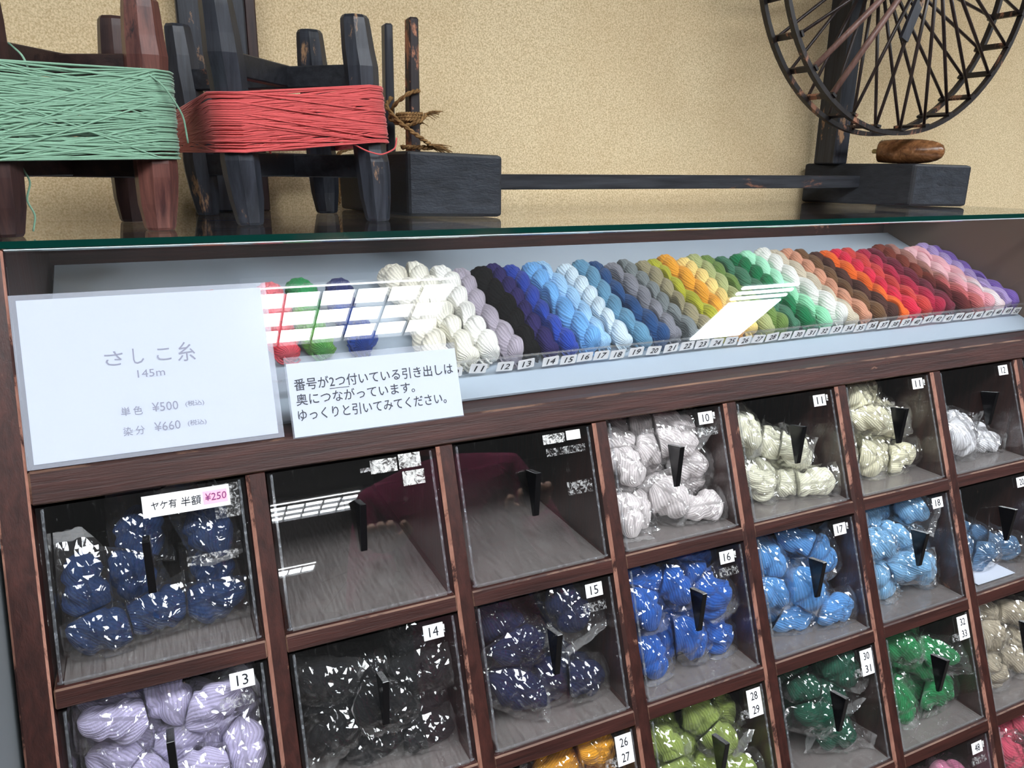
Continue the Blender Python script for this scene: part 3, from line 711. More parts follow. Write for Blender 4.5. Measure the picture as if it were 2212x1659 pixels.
BAGS = {
 (0, 0): [(19,73,-25,33,25,87),(24,112,-25,38,25,14),(73,41,-33,33,24,87),(63,71,-28,40,29,78),(78,106,-31,47,25,-4),(139,44,-31,35,25,69),(130,86,-29,41,32,87),(130,107,-38,38,23,-9)],
 (0, 3): [(34,28,-27,33,22,25),(53,18,-25,25,19,76),(77,16,-30,26,22,65),(113,17,-26,58,26,20),(102,38,-25,56,30,16),(36,53,-30,38,33,65),(88,76,-37,45,25,-8),(131,66,-35,51,24,9),(141,86,-35,56,29,1),(86,90,-27,35,17,9),(29,85,-32,33,27,65),(46,106,-28,33,28,76),(88,107,-26,49,37,45),(133,122,-25,44,24,2),(18,120,-27,25,16,88),(74,41,-37,41,24,25)],
 (0, 4): [(41,38,-36,27,23,64),(56,47,-35,27,23,64),(80,60,-35,28,24,42),(98,67,-27,33,23,33),(132,85,-28,50,32,52),(42,94,-33,41,29,64),(90,88,-34,78,28,16),(95,115,-36,46,24,9),(65,107,-36,42,35,64),(133,118,-25,62,30,2),(46,111,-32,47,23,43)],
 (0, 5): [(60,25,-33,39,34,62),(88,2,-31,42,23,6),(100,32,-26,52,24,22),(143,42,-31,44,30,30),(61,48,-25,51,23,15),(58,73,-37,42,26,31),(105,61,-36,56,28,7),(139,78,-32,57,28,15),(102,89,-28,55,24,15),(137,113,-37,60,29,-13),(43,97,-32,32,24,63),(59,109,-36,39,34,63),(97,107,-36,46,40,75),(135,58,-31,44,23,7)],
 (0, 6): [(46,77,-30,36,32,61),(77,83,-32,38,22,22),(104,100,-30,90,30,11),(137,109,-26,45,32,30),(56,105,-28,50,41,39),(119,114,-35,64,31,8)],
 (1, 0): [(16,9,-27,32,21,16),(17,27,-30,33,23,16),(52,27,-27,43,27,26),(80,22,-33,41,29,61),(114,35,-28,38,29,-29),(114,64,-29,38,33,-52),(146,58,-34,48,29,87),(29,51,-28,36,29,17),(57,59,-32,34,25,-5),(83,64,-37,38,31,6),(144,83,-25,37,24,87),(16,65,-25,35,24,17),(99,87,-27,32,24,-4),(59,83,-35,41,26,27)],
 (1, 1): [(23,43,-33,43,31,15),(74,51,-27,51,36,5),(125,52,-29,49,35,-15),(124,24,-26,43,31,68),(39,72,-30,60,37,-15),(86,78,-25,63,35,16),(139,102,-34,57,38,7),(76,113,-37,59,34,-8),(141,116,-37,53,27,7),(17,91,-34,36,25,-26)],
 (1, 2): [(38,36,-37,61,36,40),(56,58,-24,60,35,5),(116,30,-28,48,37,67),(135,65,-38,67,44,-9),(26,77,-35,58,41,77),(69,91,-30,62,39,15),(139,99,-37,53,35,48),(108,77,-33,52,33,31),(50,101,-35,73,41,-23),(89,111,-28,61,40,-12),(34,110,-27,64,24,33),(139,113,-30,53,33,15)],
 (1, 3): [(43,25,-26,51,27,20),(76,37,-29,37,29,55),(115,40,-37,42,34,55),(127,16,-29,55,22,11),(139,55,-24,50,41,55),(28,52,-25,37,28,77),(54,65,-26,42,34,56),(90,85,-35,51,34,5),(34,89,-29,50,29,38),(120,86,-28,45,38,-21),(150,92,-25,43,32,88),(145,109,-38,41,35,76),(86,105,-30,54,37,38),(27,114,-27,42,24,77),(61,98,-25,35,24,66)],
 (1, 4): [(103,26,-35,59,29,26),(69,35,-30,55,25,35),(49,41,-38,40,29,54),(132,46,-31,40,35,64),(55,59,-27,54,26,27),(39,77,-30,44,28,36),(85,83,-25,53,41,54),(136,71,-30,53,31,27),(53,102,-27,55,31,28),(64,118,-36,54,27,6),(102,108,-36,42,32,54),(139,98,-31,49,36,44),(131,121,-24,53,32,-2)],
 (1, 5): [(51,18,-28,39,24,25),(81,13,-27,46,26,17),(117,18,-27,38,26,32),(147,17,-27,36,22,24),(45,53,-27,49,32,34),(81,49,-24,58,31,25),(139,75,-37,48,42,51),(83,89,-24,68,29,12),(134,96,-36,59,49,52),(60,106,-26,49,43,63),(130,109,-35,39,32,63),(48,83,-35,45,39,75),(49,107,-36,41,35,63)],
 (1, 6): [(67,82,-32,65,29,25),(108,100,-36,68,32,41),(106,106,-27,69,30,32),(67,112,-33,50,32,-17),(134,102,-29,68,28,24),(54,101,-36,40,35,62)],
 (2, 2): [(131,22,-26,37,28,25),(106,24,-33,45,23,8),(109,44,-32,45,24,17),(80,28,-34,40,22,4),(140,53,-37,41,24,17)],
 (2, 3): [(31,49,-25,42,31,48),(53,32,-26,58,31,66),(95,36,-33,65,33,47),(128,31,-26,50,26,56),(103,54,-25,45,26,39),(138,81,-31,54,36,32),(68,64,-27,44,29,40),(84,92,-38,54,28,25),(37,77,-26,47,28,17),(119,101,-31,54,30,10)],
 (2, 4): [(119,27,-36,45,31,45),(141,27,-26,42,37,64),(137,74,-25,61,46,64),(113,59,-37,43,32,54),(77,76,-32,47,28,30),(111,95,-38,41,35,76),(144,110,-30,41,34,64),(110,114,-37,54,24,17),(78,43,-33,41,26,37),(74,24,-35,43,24,22)],
 (2, 5): [(65,34,-34,53,32,28),(96,28,-31,54,26,28),(134,22,-25,66,23,27),(136,53,-27,63,29,21),(98,63,-36,65,32,36),(66,68,-37,51,29,36),(135,108,-37,69,35,1),(60,99,-29,45,39,75),(100,105,-33,77,26,29),(50,113,-35,36,28,76),(38,75,-33,38,29,89),(138,78,-35,58,28,21)],
 (2, 6): [(73,33,-31,62,25,20),(103,55,-33,52,33,26),(60,61,-34,46,38,42),(74,84,-28,63,30,14),(120,87,-37,52,45,62),(61,101,-37,54,38,43),(44,113,-25,41,31,63),(98,104,-38,62,35,28),(133,41,-37,58,28,19)],
 (3, 5): [(122,56,-26,66,32,20),(54,52,-28,72,32,24),(104,104,-26,70,34,8)],
 (3, 6): [(60,40,-26,68,49,44),(100,32,-38,68,35,29),(52,64,-33,59,45,63),(132,104,-60,60,34,10)],
}
rb = random.Random(21)
ORD = ['first', 'second', 'third', 'fourth', 'fifth', 'sixth', 'seventh']
def arr(me):
    co = np.empty(len(me.vertices)*3); me.vertices.foreach_get('co', co); return co.reshape(-1, 3)
HA = {m_.name: arr(m_) for m_ in HM}; BA_ = {m_.name: arr(m_) for m_ in BM}
def plan_bag(r, c, u, v, n, L, Wd, ang, lab):
    a = math.radians(ang)
    dx = EX*math.cos(a)+EV*math.sin(a); ny = EN.copy(); dz = dx.cross(ny)
    R = Matrix((dx, ny, dz)).transposed() @ Matrix.Rotation(rb.uniform(-.28, .28), 3, 'Z') @ Matrix.Rotation(rb.uniform(-.25, .25), 3, 'X')
    return dict(p=np.array(F(c*CW+u, r*CH+v, n)), R=np.array(R), h=np.array((L, Wd*.88, Wd)), lab=lab)
def squash(co, r, c, planes, gap):
    """soft parcels: pressed flat against drawer walls and against each other"""
    for (pt, w) in planes:
        d = (co-pt) @ w + gap; k = d > 0
        co[k] -= d[k, None]*w
    zf = F(0, r*CH+OH, -.0006).z+.0034+gap
    co[:, 0] = np.clip(co[:, 0], c*CW+.0078+gap, c*CW+OW-.0078-gap)
    en = np.array(EN); d = co @ en + .0050+gap; k = d > 0
    co[k] -= d[k, None]*en
    k = co[:, 2] < zf; co[k, 2] = zf+.0002*np.sin(co[k, 0]*900)**2
    zc = F(0, r*CH, 0).z-.001-gap; co[:, 2] = np.minimum(co[:, 2], zc)
    en2 = co @ en + .0050+gap; k = en2 > 0; co[k, 1] += en2[k]/math.cos(SL)
    co[:, 1] = np.minimum(co[:, 1], .232)
    return co
def build_bags(r, c, L_, m, grp):
    for i, B_ in enumerate(L_):
        planes = []
        for j, C_ in enumerate(L_):
            if i == j: continue
            w = C_['p']-B_['p']; dist = float(np.linalg.norm(w)); w = w/dist
            si = float(np.linalg.norm((w @ B_['R'])*B_['h']*.56)); sj = float(np.linalg.norm((w @ C_['R'])*C_['h']*.56))
            if si+sj > dist*.8: planes.append((B_['p']+w*dist*si/(si+sj), w))
        e = empty('bagged_yarn', Vector(B_['p']), B_['lab'], 'yarn', grp)
        hm, bg = rb.choice(HM), rb.choice(BM); fx, fz = rb.choice((-1, 1)), rb.choice((-1, 1))
        for nm, src, A_, sc, gap in (('hank', hm, HA, (1, 1, 1), .0009), ('clear_bag', bg, BA_, (1.12*fx, 1.06, 1.08*fz), .0001)):
            co = (A_[src.name]*B_['h']*np.array(sc)) @ B_['R'].T + B_['p']
            co = squash(co, r, c, planes, gap) - B_['p']
            me = src.copy(); me.vertices.foreach_set('co', co.ravel()); me.update()
            o = bpy.data.objects.new(nm, me); COL.objects.link(o); o.parent = e
            if nm == 'hank': slot(o, m)
for (r, c), lst in BAGS.items():
    nums, colr, cn, dn = DR[(r, c)]
    m = ymat(colr, None, 30)
    grp = 'bagged yarn hanks in the cabinet drawers'
    n_ = len(lst); per = 4 if n_ > 6 else 3
    rows = [sorted(sorted(range(n_), key=lambda i: lst[i][1])[k:k+per], key=lambda i: lst[i][0]) for k in range(0, n_, per)]
    placed = []; plans = []
    def settle(u, v, n, L, Wd, ang):
        """sink the bag behind those already lying where it would go"""
        rr, T = (L+Wd)/4*.92, Wd*.44
        for _ in range(12):
            hit = None
            for (pu, pv, pn, pr, pT) in placed:
                d = math.hypot(u-pu, v-pv)/(rr+pr)
                if d < 1:
                    need = (T+pT)*.42*math.sqrt(1-d*d)
                    if abs(n-pn) < need-1e-5: hit = pn-need if hit is None else min(hit, pn-need)
            if hit is None: break
            n = hit
        n = max(n, -.17)
        placed.append((u, v, n, rr, T)); return n
    todo = []
    for q, row in enumerate(rows):
        rn = 'top layer' if q == 0 else ('bottom layer' if q == len(rows)-1 else ORD[q]+' layer down')
        for j, i in enumerate(row):
            u, v, n, L, Wd, ang = lst[i]
            u, v, n, L, Wd = u/1000, v/1000, n/1000, max(L, 46)/1000*1.25, max(Wd, 31)/1000*1.24
            ex = abs(math.cos(math.radians(ang)))*L/2+abs(math.sin(math.radians(ang)))*Wd/2
            u = min(max(u, ex*.9+.008), OW-ex*.9-.008)
            ev = (abs(math.sin(math.radians(ang)))*L/2+abs(math.cos(math.radians(ang)))*Wd/2)
            v = min(v, OH-ev*.98-.010); v = max(v, ev*.55)
            todo.append((u, v, n-.002, L, Wd, ang, '%s yarn bag, %s, %s, %s' % (cn, dn, rn, 'alone' if len(row) == 1 else ORD[j]+' from left')))
    todo.sort(key=lambda t: -t[1])
    for (u, v, n, L, Wd, ang, lab) in todo:
        n = settle(u, v, n, L, Wd, ang)
        plans.append(plan_bag(r, c, u, v, n, L, Wd, ang, lab))
    # a deeper layer behind the front bags in well filled drawers
    if n_ >= 8 and (r, c) not in ((0, 0),):
        top = min(l[1] for l in lst)/1000+.02
        for j in range(4):
            u = .035+.031*j; v = min(max(top+.015, .05)+(.03 if j % 2 else 0), OH-.04)
            lab = '%s yarn bag, %s, deeper behind front ones, %s from left' % (cn, dn, ORD[j])
            n = settle(u, v, -.085, .060, .040, 0)
            plans.append(plan_bag(r, c, u, v, n, .066, .046, rb.uniform(-40, 60), lab))
    build_bags(r, c, plans, m, grp)
# ---------------------------------------------------------------- reels
def leg_obj(foot, top, prof, ang, mat, parent):
    vs, fs = [], []; K = 8
    for (t, w) in prof:
        p = Vector(foot).lerp(Vector(top), t)
        for k in range(K):
            # chamfered square
            a = PI/4*k+PI/8; rr = 1/max(abs(math.cos(a)), abs(math.sin(a))); rr = min(rr, 1.17)
            q = Matrix.Rotation(ang, 2) @ Vector((math.cos(a)*rr, math.sin(a)*rr))
            vs.append(p+Vector((q.x*w[0], q.y*w[1] if False else q.y*w[0], 0))+Vector((w[1][0], w[1][1], 0)))
    n = len(prof)
    for i in range(n-1):
        for k in range(K): fs.append((i*K+k, i*K+(k+1) % K, (i+1)*K+(k+1) % K, (i+1)*K+k))
    fs.append(tuple(reversed(range(K)))); fs.append(tuple((n-1)*K+k for k in range(K)))
    return link('leg', mesh('leg', vs, fs, mat), parent)
def reel(center, corners, tops, H, bars, thr, label, thrcol, mats, wleg, thrname, nthr=150, loose=None):
    """corners: dict of foot points; thr: dict corner -> (zlo, zhi)"""
    c = Vector((center[0], center[1]))
    e = empty('thread_reel', (c.x, c.y, ZT), label, 'thread reel')
    for k, f in corners.items():
        f2 = Vector(f); d = (f2-c).normalized(); ang = math.atan2(d.y, d.x)+PI/4*0
        tp = tops[k]; out = lambda a: (d.x*a, d.y*a)
        prof = [(0, (wleg*.68, out(0))), (.012, (wleg*.76, out(0))), (.12, (wleg*.96, out(0))), (.24, (wleg*1.04, out(.001))), (.30, (wleg*1.05, out(.001))), (.36, (wleg*1.0, out(.0))), (.5, (wleg*.97, out(.0))), (.66, (wleg*1.0, out(.0))), (.76, (wleg*1.03, out(.001))), (.84, (wleg*.97, out(.0))), (.955, (wleg*.88, out(0))), (.985, (wleg*.84, out(0))), (1, (wleg*.72, out(0)))]
        leg_obj((f[0], f[1], ZT+.0004), (tp[0], tp[1], ZT+H), prof, ang, mats[0][k], e)
    ks = list(corners)
    def at(k, z):
        t = (z-ZT)/H; f = Vector(corners[k]); g = Vector(tops[k]); return f.lerp(g, t)
    for (z0, z1) in bars:
        for a_, b_ in ((ks[0], ks[2]), (ks[1], ks[3])):
            pa, pb = at(a_, (z0+z1)/2), at(b_, (z0+z1)/2); d = (pb-pa).normalized(); nn = Vector((-d.y, d.x))*.0075
            off = .0012 if a_ == ks[0] else 0
            bm = bm_new()
            P = [pa+nn, pa-nn, pb-nn, pb+nn]
            hexa(bm, [(p.x, p.y, z0+off) for p in P]+[(p.x, p.y, z1+off) for p in P]); done(bm, 'crossbar', mats[1], e, bevel=.0012)
    # thread: many single turns round the four legs
    vs, fs = [], []; rg = random.Random(len(label))
    def turn(zr, rad, lift):
        pts = []
        for idx, k in enumerate(ks):
            zlo, zhi = thr[k]; z = zlo+(zhi-zlo)*zr[idx]
            q = at(k, z); d = (q-c).normalized(); nn = Vector((-d.y, d.x))
            o1 = wleg*1.03+.0012+lift
            for s_ in (-1, 1):
                pp = q+d*(o1*.80)+nn*(s_*wleg*.92); pts.append((pp.x, pp.y, z+rg.uniform(-.0003, .0003)))
            mid = q+d*(o1*1.05); pts.insert(len(pts)-1, (mid.x, mid.y, z))
        return pts
    for i in range(nthr):
        layer = i/nthr; base = rg.random() if i > 60 else i/60.0
        zr = [min(1, max(0, base+rg.gauss(0, .08+.14*layer))) for _ in ks]
        tube(vs, fs, turn(zr, 0, .0028*layer), .00085, 5, closed=True)
    o = link('thread_winding', mesh('thread_winding', vs, fs, thrcol, smooth=True), e); o['kind'] = 'stuff'; o['label'] = thrname
    for pts in (loose or []):
        rr = []
        for a in range(len(pts)-1):
            for s_ in range(6): rr.append(Vector(pts[a]).lerp(Vector(pts[a+1]), s_/6))
        rr.append(Vector(pts[-1]))
        for _ in range(3): rr = [rr[0]]+[(rr[q-1]+rr[q]*2+rr[q+1])/4 for q in range(1, len(rr)-1)]+[rr[-1]]
        tube_obj('loose_thread', rr, .0009, thrcol, e, 6)
    return e
def thread_mat(name, c):
    t = NT(name); f = t.noise(t.coord('Object', (1, 1, 30)), 60, 2)
    a = lin(c); return t.surf(t.pbr(base=t.mix(f, tuple(x*.8 for x in a[:3])+(1,), tuple(min(1, x*1.12) for x in a[:3])+(1,)), rough=.7, spec=.3, sheen=.2))
M['thr_red'] = thread_mat('red_thread', (198, 80, 80)); M['thr_green'] = thread_mat('green_thread', (122, 160, 136))
lz = M['lacq_z']
reel((.266, .282), dict(F=(.208, .189), R=(.351, .208), B=(.326, .363), L=(.18, .366)),
     dict(F=(.190, .172), R=(.336, .219), B=(.312, .343), L=(.166, .378)), .217, [(.252, .277), (.349, .372)],
     dict(F=(.278, .333), R=(.291, .349), B=(.284, .340), L=(.279, .322)),
     'black wooden four-legged thread reel wound with red thread', M['thr_red'], (dict(F=M['lacq_z'], R=lz, B=lz, L=lz), M['lacq_x']), .0168,
     'red thread wound round the four legs', 150,
     loose=[[(.318, .190, .290), (.335, .186, .281), (.352, .188, .277), (.370, .194, .284), (.373, .198, .296)], [(.160, .345, .318), (.188, .25, .312), (.20, .176, .306), (.215, .168, .298), (.228, .172, .282), (.232, .174, .277)]])
rz, rk = M['rbrown_z'], M['rbrown_dk']
reel((.049, .197), dict(L=(-.002, .118), R=(.120, .152), B=(.097, .277), D=(-.030, .245)),
     dict(L=(.004, .122), R=(.124, .154), B=(.101, .277), D=(-.022, .238)), .205, [(.253, .276), (.344, .362)],
     dict(L=(.268, .345), R=(.271, .347), B=(.276, .345), D=(.272, .345)),
     'red-brown wooden four-legged thread reel wound with green thread', M['thr_green'], (dict(L=rk, R=rz, B=rk, D=rk), M['rbrown_x']), .0172,
     'green thread wound round the four legs', 170,
     loose=[[(.020, .13, .362), (.030, .118, .352), (.034, .110, .340)], [(.0165, .125, .262), (.0215, .123, .25), (.0155, .124, .235), (.021, .125, .222), (.017, .126, .208)], [(.118, .132, .348), (.135, .128, .335), (.150, .135, .31), (.152, .142, .285)]])
for o in list(bpy.data.objects):
    if o.get('label', '').startswith('red-brown wooden') : gr = o
tall = [ch for ch in gr.children if ch.name.startswith('leg')]
# ---------------------------------------------------------------- upright plank behind the reels
pl = empty('plank_post', (.216, .43, ZT), 'tall dark plank post standing against the tan wall behind the red reel', 'post')
b = bm_new(); box(b, .170, .250, .424, .450, ZT, .80); done(b, 'broad_plank', [M['lacq_z']], pl, bevel=.002)
b = bm_new(); box(b, .2505, .264, .430, .450, ZT, .80); done(b, 'side_batten', [M['rbrown_dk']], pl, bevel=.0015)
# ---------------------------------------------------------------- spinning wheel
sw = empty('spinning_wheel', (.8, .33, ZT), 'old dark wooden spinning wheel with a slatted wheel and long base bar', 'spinning wheel')
def block(name, c8, mats, bw=.004):
    b = bm_new(); fs = hexa(b, c8); fs[2].material_index = 1
    bmesh.ops.bevel(b, geom=list(b.edges), offset=bw, segments=2, affect='EDGES', profile=.5)
    return done(b, name, mats, sw)
z0 = ZT+.001
block('near_block', [(.402, .252, z0), (.512, .215, z0), (.475, .44, z0), (.362, .44, z0), (.402, .252, .2835), (.512, .215, .2790), (.475, .44, .279), (.362, .44, .279)], [M['lacq_y'], M['end_grain']])
block('far_block', [(1.312, .268, z0), (1.404, .228, z0), (1.335, .445, z0), (1.238, .445, z0), (1.312, .268, .2765), (1.404, .228, .2745), (1.335, .445, .275), (1.238, .445, .275)], [M['lacq_y'], M['end_grain']])
b = bm_new(); hexa(b, [(.46, .350, .2335), (1.284, .350, .2335), (1.284, .385, .2335), (.46, .385, .2335), (.46, .350, .2545), (1.284, .350, .2545), (1.284, .385, .2545), (.46, .385, .2545)])
done(b, 'base_bar', M['lacq_x'], sw, bevel=.0018)
b = bm_new(); box(b, 1.243, 1.277, .382, .430, .2745, .70); done(b, 'wheel_post', M['lacq_z'], sw, bevel=.002)
WC = Vector((1.268, 0, .609)); WR = .284; Y1, Y2 = .331, .281
for yy in (Y1, Y2):
    pts = [(WC.x+WR*math.sin(2*PI*k/96), yy, WC.z-WR*math.cos(2*PI*k/96)) for k in range(96)]
    vs, fs = [], []; n = 96
    for k in range(n):
        a = 2*PI*k/n; d = Vector((math.sin(a), 0, -math.cos(a)))
        for rr, dy in ((-.0035, -.0045), (.0035, -.0045), (.0035, .0045), (-.0035, .0045)):
            vs.append(Vector((WC.x, yy+dy, WC.z))+d*(WR+rr))
    for k in range(n):
        for q in range(4): fs.append((k*4+q, k*4+(q+1) % 4, ((k+1) % n)*4+(q+1) % 4, ((k+1) % n)*4+q))
    link('rim_hoop', mesh('rim_hoop', vs, fs, M['rim']), sw)
def spoke(name, a, b_, w0, w1, mat):
    return tube_obj(name, [a, a.lerp(b_, .5), b_], [w0, (w0+w1)/2, w1], mat, sw, 7)
slat = None
for k in range(30):
    a = math.radians(12*k+2); d = Vector((math.sin(a), 0, -math.cos(a))); tn = Vector((math.cos(a), 0, math.sin(a)))
    pc = Vector((WC.x, 0, WC.z))+d*(WR-.006)
    b = bm_new(); hexa(b, [pc+tn*s1*.0048+d*s2*.002+Vector((0, yv, 0)) for s2 in (-1, 1) for (s1, yv) in ((-1, Y2-.007), (1, Y2-.007), (1, Y1+.007), (-1, Y1+.007))])
    done(b, 'rim_slat', M['rim'], sw)
    if WC.z-math.cos(a)*.2 > .85: continue
    for yy, yh in ((Y1, Y1+.028), (Y2, Y2-.030)):
        p1 = Vector((WC.x, yy, WC.z))+d*(WR-.008); p0 = Vector((WC.x, yh, WC.z))+d*.018
        pale = (yy == Y2 and k in (26, 27)); mt = M['bamboo_pale'] if pale else M['bamboo']
        o = spoke('spoke', p0, p1, .0032 if not pale else .0054, .0026 if not pale else .0048, mt)
        if pale: o['label'] = 'paler pinkish brown spoke'
vs, fs = [], []; tube(vs, fs, [(WC.x, Y2-.045, WC.z), (WC.x, Y2-.04, WC.z), (WC.x, Y1+.04, WC.z), (WC.x, Y1+.045, WC.z)], [.016, .021, .021, .016], 20)
link('hub', mesh('hub', vs, fs, M['rim'], smooth=False), sw)
tube_obj('axle', [(WC.x, Y2-.06, WC.z), (WC.x, .43, WC.z)], .007, M['rim'], sw, 12)
b = bm_new(); box(b, 1.236, 1.284, .380, .432, .700, .72); done(b, 'post_cap', M['lacq_z'], sw, bevel=.003)
# drilled crank arm beside the near spokes
a = math.radians(338); d = Vector((math.sin(a), 0, -math.cos(a))); tn = Vector((math.cos(a), 0, math.sin(a)))
ya = Y2-.040; c0 = Vector((WC.x, ya, WC.z))
b = bm_new()
def strip(l0, l1, t0, t1):
    hexa(b, [c0+d*l+tn*t+Vector((0, y_, 0)) for y_ in (-.003, .003) for (l, t) in ((l0, t0), (l1, t0), (l1, t1), (l0, t1))])
strip(.0, .10, -.008, -.0025); strip(.0, .10, .0025, .008)
for l0, l1 in ((0, .075), (.081, .094), (.100, .160)): strip(l0, l1, -.0025, .0025) if l0 < .1 else strip(l0, l1, -.008, .008)
done(b, 'crank_arm', M['lacq_z'], sw)
b = bm_new(); strip(.082, .094, -.0084, -.0026)
bmesh.ops.scale(b, vec=(1, 1, 1), verts=b.verts); done(b, 'red_mark', plain('faded_red_paint', (120, 40, 38), .6), sw).location.y -= .0007
# spindle posts and rope on the near block
for (xa, xb, ya_, yb, xt, zt_, mt) in ((.418, .434, .292, .312, .425, .4385, 'spindle'), (.402, .416, .340, .358, .408, .437, 'lacq_z')):
    b = bm_new()
    w2 = (xb-xa)/2; dxy = (yb-ya_)/2; x_, y_ = (xa+xb)/2, (ya_+yb)/2
    hexa(b, [(x_-w2*.9, y_-dxy, .2815), (x_+w2*.9, y_-dxy, .2815), (x_+w2*.9, y_+dxy, .2815), (x_-w2*.9, y_+dxy, .2815),
             (xt-w2*.75+.003, y_-dxy, zt_), (xt+w2*.75+.003, y_-dxy, zt_), (xt+w2*.75+.003, y_+dxy, zt_), (xt-w2*.75+.003, y_+dxy, zt_)])
    done(b, 'spindle_post', M[mt], sw, bevel=.002)
M['rope'] = wood('old_straw_rope', (88, 62, 38), (160, 126, 84), (60, 44, 30), .7, 2, rough=.9, grain=2, spec=.1)
def rope(pts, r, name='rope', fray=None):
    P = []
    for a in range(len(pts)-1):
        for s_ in range(7): P.append(Vector(pts[a]).lerp(Vector(pts[a+1]), s_/7))
    P.append(Vector(pts[-1]))
    for _ in range(4): P = [P[0]]+[(P[q-1]+P[q]*2+P[q+1])/4 for q in range(1, len(P)-1)]+[P[-1]]
    vs, fs = [], []
    for ply in range(2):
        Q = []
        for i, p in enumerate(P):
            t = (P[min(i+1, len(P)-1)]-P[max(i-1, 0)]).normalized(); s1 = t.cross(Vector((.3, .2, 1))).normalized(); u1 = s1.cross(t)
            an = i*1.1+PI*ply; Q.append(p+(s1*math.cos(an)+u1*math.sin(an))*r*.55)
        tube(vs, fs, Q, r*.62, 6)
    rg = random.Random(len(pts)*3+int(r*1e5))
    if fray:
        e_ = P[-1]; dr = Vector(fray)
        for k in range(16):
            q = e_+Vector((rg.uniform(-1, 1), rg.uniform(-1, 1), rg.uniform(-1, 1)))*r*.6
            w = dr+Vector((rg.uniform(-1, 1), rg.uniform(-1, 1), rg.uniform(-1, 1)))*.007
            tube(vs, fs, [q, q+w*.5, q+w+Vector((0, 0, -.003))], [.0006, .0005, .0003], 4)
    link(name, mesh(name, vs, fs, M['rope'], smooth=True), sw)
def coil(cx, cy, rx, ry, z, turns, rise, ph=0):
    return [(cx+rx*math.cos(ph+2*PI*t/10), cy+ry*math.sin(ph+2*PI*t/10), z+rise*t/10) for t in range(int(turns*10)+1)]
rope(coil(.423, .304, .016, .016, .318, 3.2, .0035), .0022, fray=(.018, 0, -.004))
rope([(.432, .29, .355), (.418, .284, .352), (.402, .300, .338), (.404, .33, .322), (.412, .29, .312), (.428, .28, .318), (.44, .29, .327)], .0026, fray=(.016, 0, .004))
rope([(.404, .315, .348), (.394, .31, .336), (.402, .285, .318), (.416, .275, .306), (.430, .270, .296), (.442, .275, .290)], .0027, fray=(.022, .002, -.004))
rope([(.41, .30, .288), (.422, .285, .2875), (.436, .278, .2875), (.446, .282, .288)], .0030, fray=(.018, .004, .0))
rope([(.375, .40, .288), (.352, .395, .282), (.349, .395, .26), (.350, .395, .235), (.350, .392, .216), (.346, .402, .211)], .0024, fray=(-.008, .004, .012))
# wooden handle lying on the far block
hd = empty('wooden_handle', (1.34, .30, .278), 'polished brown wooden handle with a pale peg lying on the far block', 'handle')
A0, A1 = Vector((1.3195, .352, .2972)), Vector((1.364, .256, .2966)); vs, fs = [], []
prof = [(0, .0155), (.02, .0168), (.2, .0182), (.35, .0185), (.5, .0188), (.65, .0180), (.8, .0162), (.9, .0135), (.97, .0095), (1, .004)]
tube(vs, fs, [A0.lerp(A1, t) for t, _ in prof], [r_*1.14 for _, r_ in prof], 18)
o = link('grip', mesh('grip', vs, fs, M['handle_wood'], smooth=True), hd)
tube_obj('peg', [A0-(A1-A0)*.11, A0-(A1-A0)*.09, A0+(A1-A0)*.02], [.003, .0042, .0042], M['peg'], hd, 10)
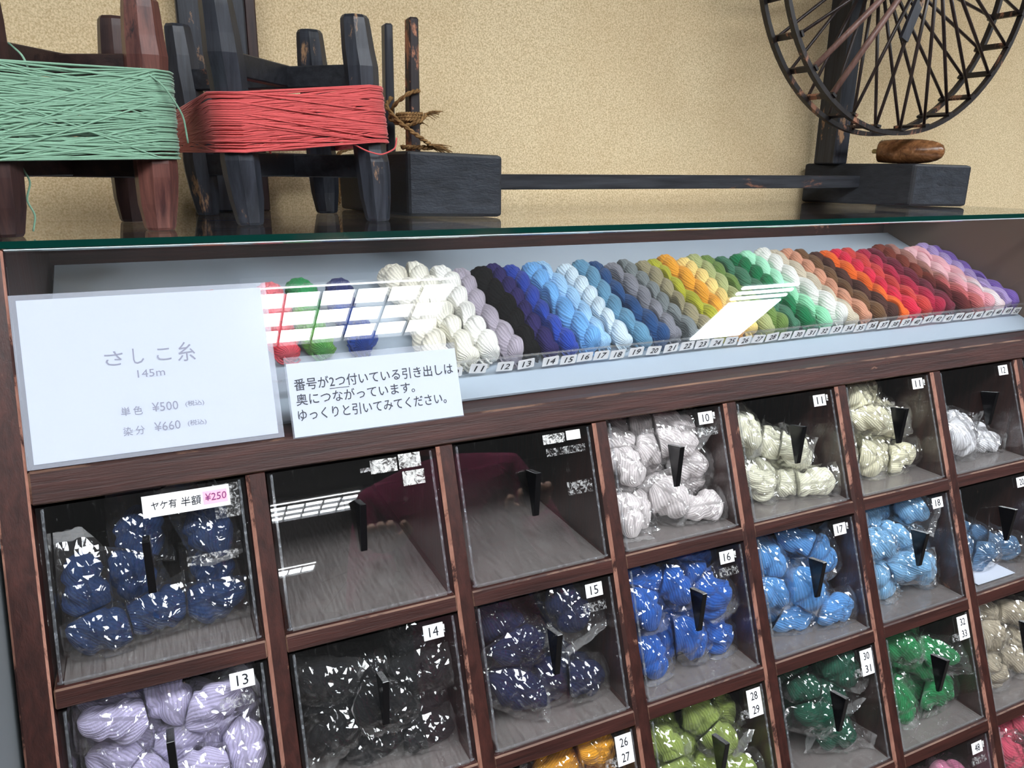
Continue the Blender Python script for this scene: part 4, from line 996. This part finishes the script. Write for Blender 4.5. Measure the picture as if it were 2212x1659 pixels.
# ---------------------------------------------------------------- the photographer, seen only as a faint reflection
def person():
    e = empty('person', (.72, -1.12, -1.12), 'person in a maroon sweater standing in front of the cabinet, visible only as a reflection', 'person')
    V = [(0, 0, .98), (0, 0, 1.12), (0, 0, 1.28), (0, 0, 1.40), (0, .0, 1.47), (-.17, 0, 1.38), (-.24, .08, 1.13), (-.16, .30, 1.20), (.17, 0, 1.38), (.24, .08, 1.13), (.18, .28, 1.20),
         (-.09, 0, .92), (-.11, .01, .50), (-.11, -.02, .09), (-.11, .11, .04), (.09, 0, .92), (.11, .01, .50), (.11, -.02, .09), (.11, .11, .04)]
    E_ = [(0, 1), (1, 2), (2, 3), (3, 4), (3, 5), (5, 6), (6, 7), (3, 8), (8, 9), (9, 10), (0, 11), (11, 12), (12, 13), (13, 14), (0, 15), (15, 16), (16, 17), (17, 18)]
    Rr = [.15, .14, .16, .12, .055, .07, .05, .036, .07, .05, .036, .095, .062, .045, .04, .095, .062, .045, .04]
    me = bpy.data.meshes.new('body'); me.from_pydata(V, E_, []); o = bpy.data.objects.new('body', me); COL.objects.link(o); o.parent = e
    sk = o.modifiers.new('skin', 'SKIN'); o.modifiers.new('sub', 'SUBSURF').levels = 1
    lay = me.skin_vertices[0].data if me.skin_vertices else None
    if lay is None:
        bpy.context.view_layer.update()
    for k, r_ in enumerate(Rr):
        me.skin_vertices[0].data[k].radius = (r_*1.05, r_*.8) if k < 4 else (r_, r_)
    me.skin_vertices[0].data[0].use_root = True
    me.materials.append(plain('maroon_sweater', (116, 24, 62), .9, .2))
    b = bm_new(); bmesh.ops.create_uvsphere(b, u_segments=20, v_segments=14, radius=.1)
    for v in b.verts:
        v.co.x *= .78; v.co.z *= 1.15; v.co.y *= .95
        if v.co.y > .05: v.co.y += .012*math.exp(-(v.co.x/.012)**2-((v.co.z)/.02)**2)
        v.co.z += 1.60
    done(b, 'head', plain('skin_tone', (198, 154, 130), .6), None, smooth=True)
    h = bpy.data.objects['head'] if 'head' in bpy.data.objects else None
    h.parent = e
    b = bm_new(); bmesh.ops.create_uvsphere(b, u_segments=20, v_segments=14, radius=.112)
    for v in b.verts:
        v.co.x *= .8; v.co.z *= 1.1
        if v.co.y > .02 and v.co.z < .05: v.co.y = .02
        v.co.z += 1.625; v.co.y -= .012
    o = done(b, 'hair', plain('dark_hair', (30, 24, 22), .6), None, smooth=True); o.parent = e
    for sx in (-1, 1):
        hx, hy, hz = (-.15, .32, 1.215) if sx < 0 else (.17, .30, 1.215)
        vs, fs = [], []
        tube(vs, fs, [(hx, hy, hz), (hx, hy+.04, hz+.008), (hx, hy+.085, hz+.012)], [.026, .036, .030], 8, flat=(1, .45))
        for q in range(4):
            x_ = hx-.028+.018*q; ln = (.062, .074, .07, .055)[q]
            tube(vs, fs, [(x_, hy+.08, hz+.012), (x_, hy+.08+ln*.6, hz+.018), (x_, hy+.08+ln, hz+.006)], [.0095, .0088, .0068], 7)
        tube(vs, fs, [(hx-sx*.03, hy+.02, hz), (hx-sx*.055, hy+.055, hz+.012), (hx-sx*.05, hy+.085, hz+.02)], [.012, .0105, .008], 7)
        o = link('hand', mesh('hand', vs, fs, bpy.data.materials['skin_tone'], smooth=True)); o.parent = e
    e.rotation_euler.z = .3
person()

def parasol():
    c = Vector((1.08, -4.0, .64)); e = empty('paper_parasol', c, 'open white paper parasol hanging from the ceiling behind the viewer, seen only mirrored', 'parasol')
    ax = Vector((.25, .55, -.8)).normalized(); s1 = ax.cross(Vector((0, 0, 1))).normalized(); s2 = ax.cross(s1)
    tip = c-ax*.07; N = 8; ring = [c+ax*.03+(s1*math.cos(2*PI*k/N)+s2*math.sin(2*PI*k/N))*.31 for k in range(N)]
    vs, fs = [tip], []
    for k in range(N):
        a, b_ = ring[k], ring[(k+1) % N]; m_ = (a+b_)/2-ax*.0-((a+b_)/2-c)*.08
        i = len(vs); vs += [a, m_, b_]; fs += [(0, i, i+1), (0, i+1, i+2)]
    vs += [v+ax*.001 for v in vs]; n = len(vs)//2; fs += [tuple(q+n for q in reversed(f)) for f in fs]
    link('canopy', mesh('canopy', vs, fs, plain('parasol_paper', (225, 226, 226), .8)), e)
    for k in range(N): tube_obj('rib', [tip+ax*.004, ring[k]+ax*.004], .003, M['bamboo'], e, 5)
    tube_obj('stick', [tip-ax*.03, tip+ax*.32], .006, M['bamboo'], e, 8)
    tube_obj('hanging_cord', [tip-ax*.03, Vector((tip.x, tip.y, 1.25))], .0015, M['rope'], e, 5)
parasol()
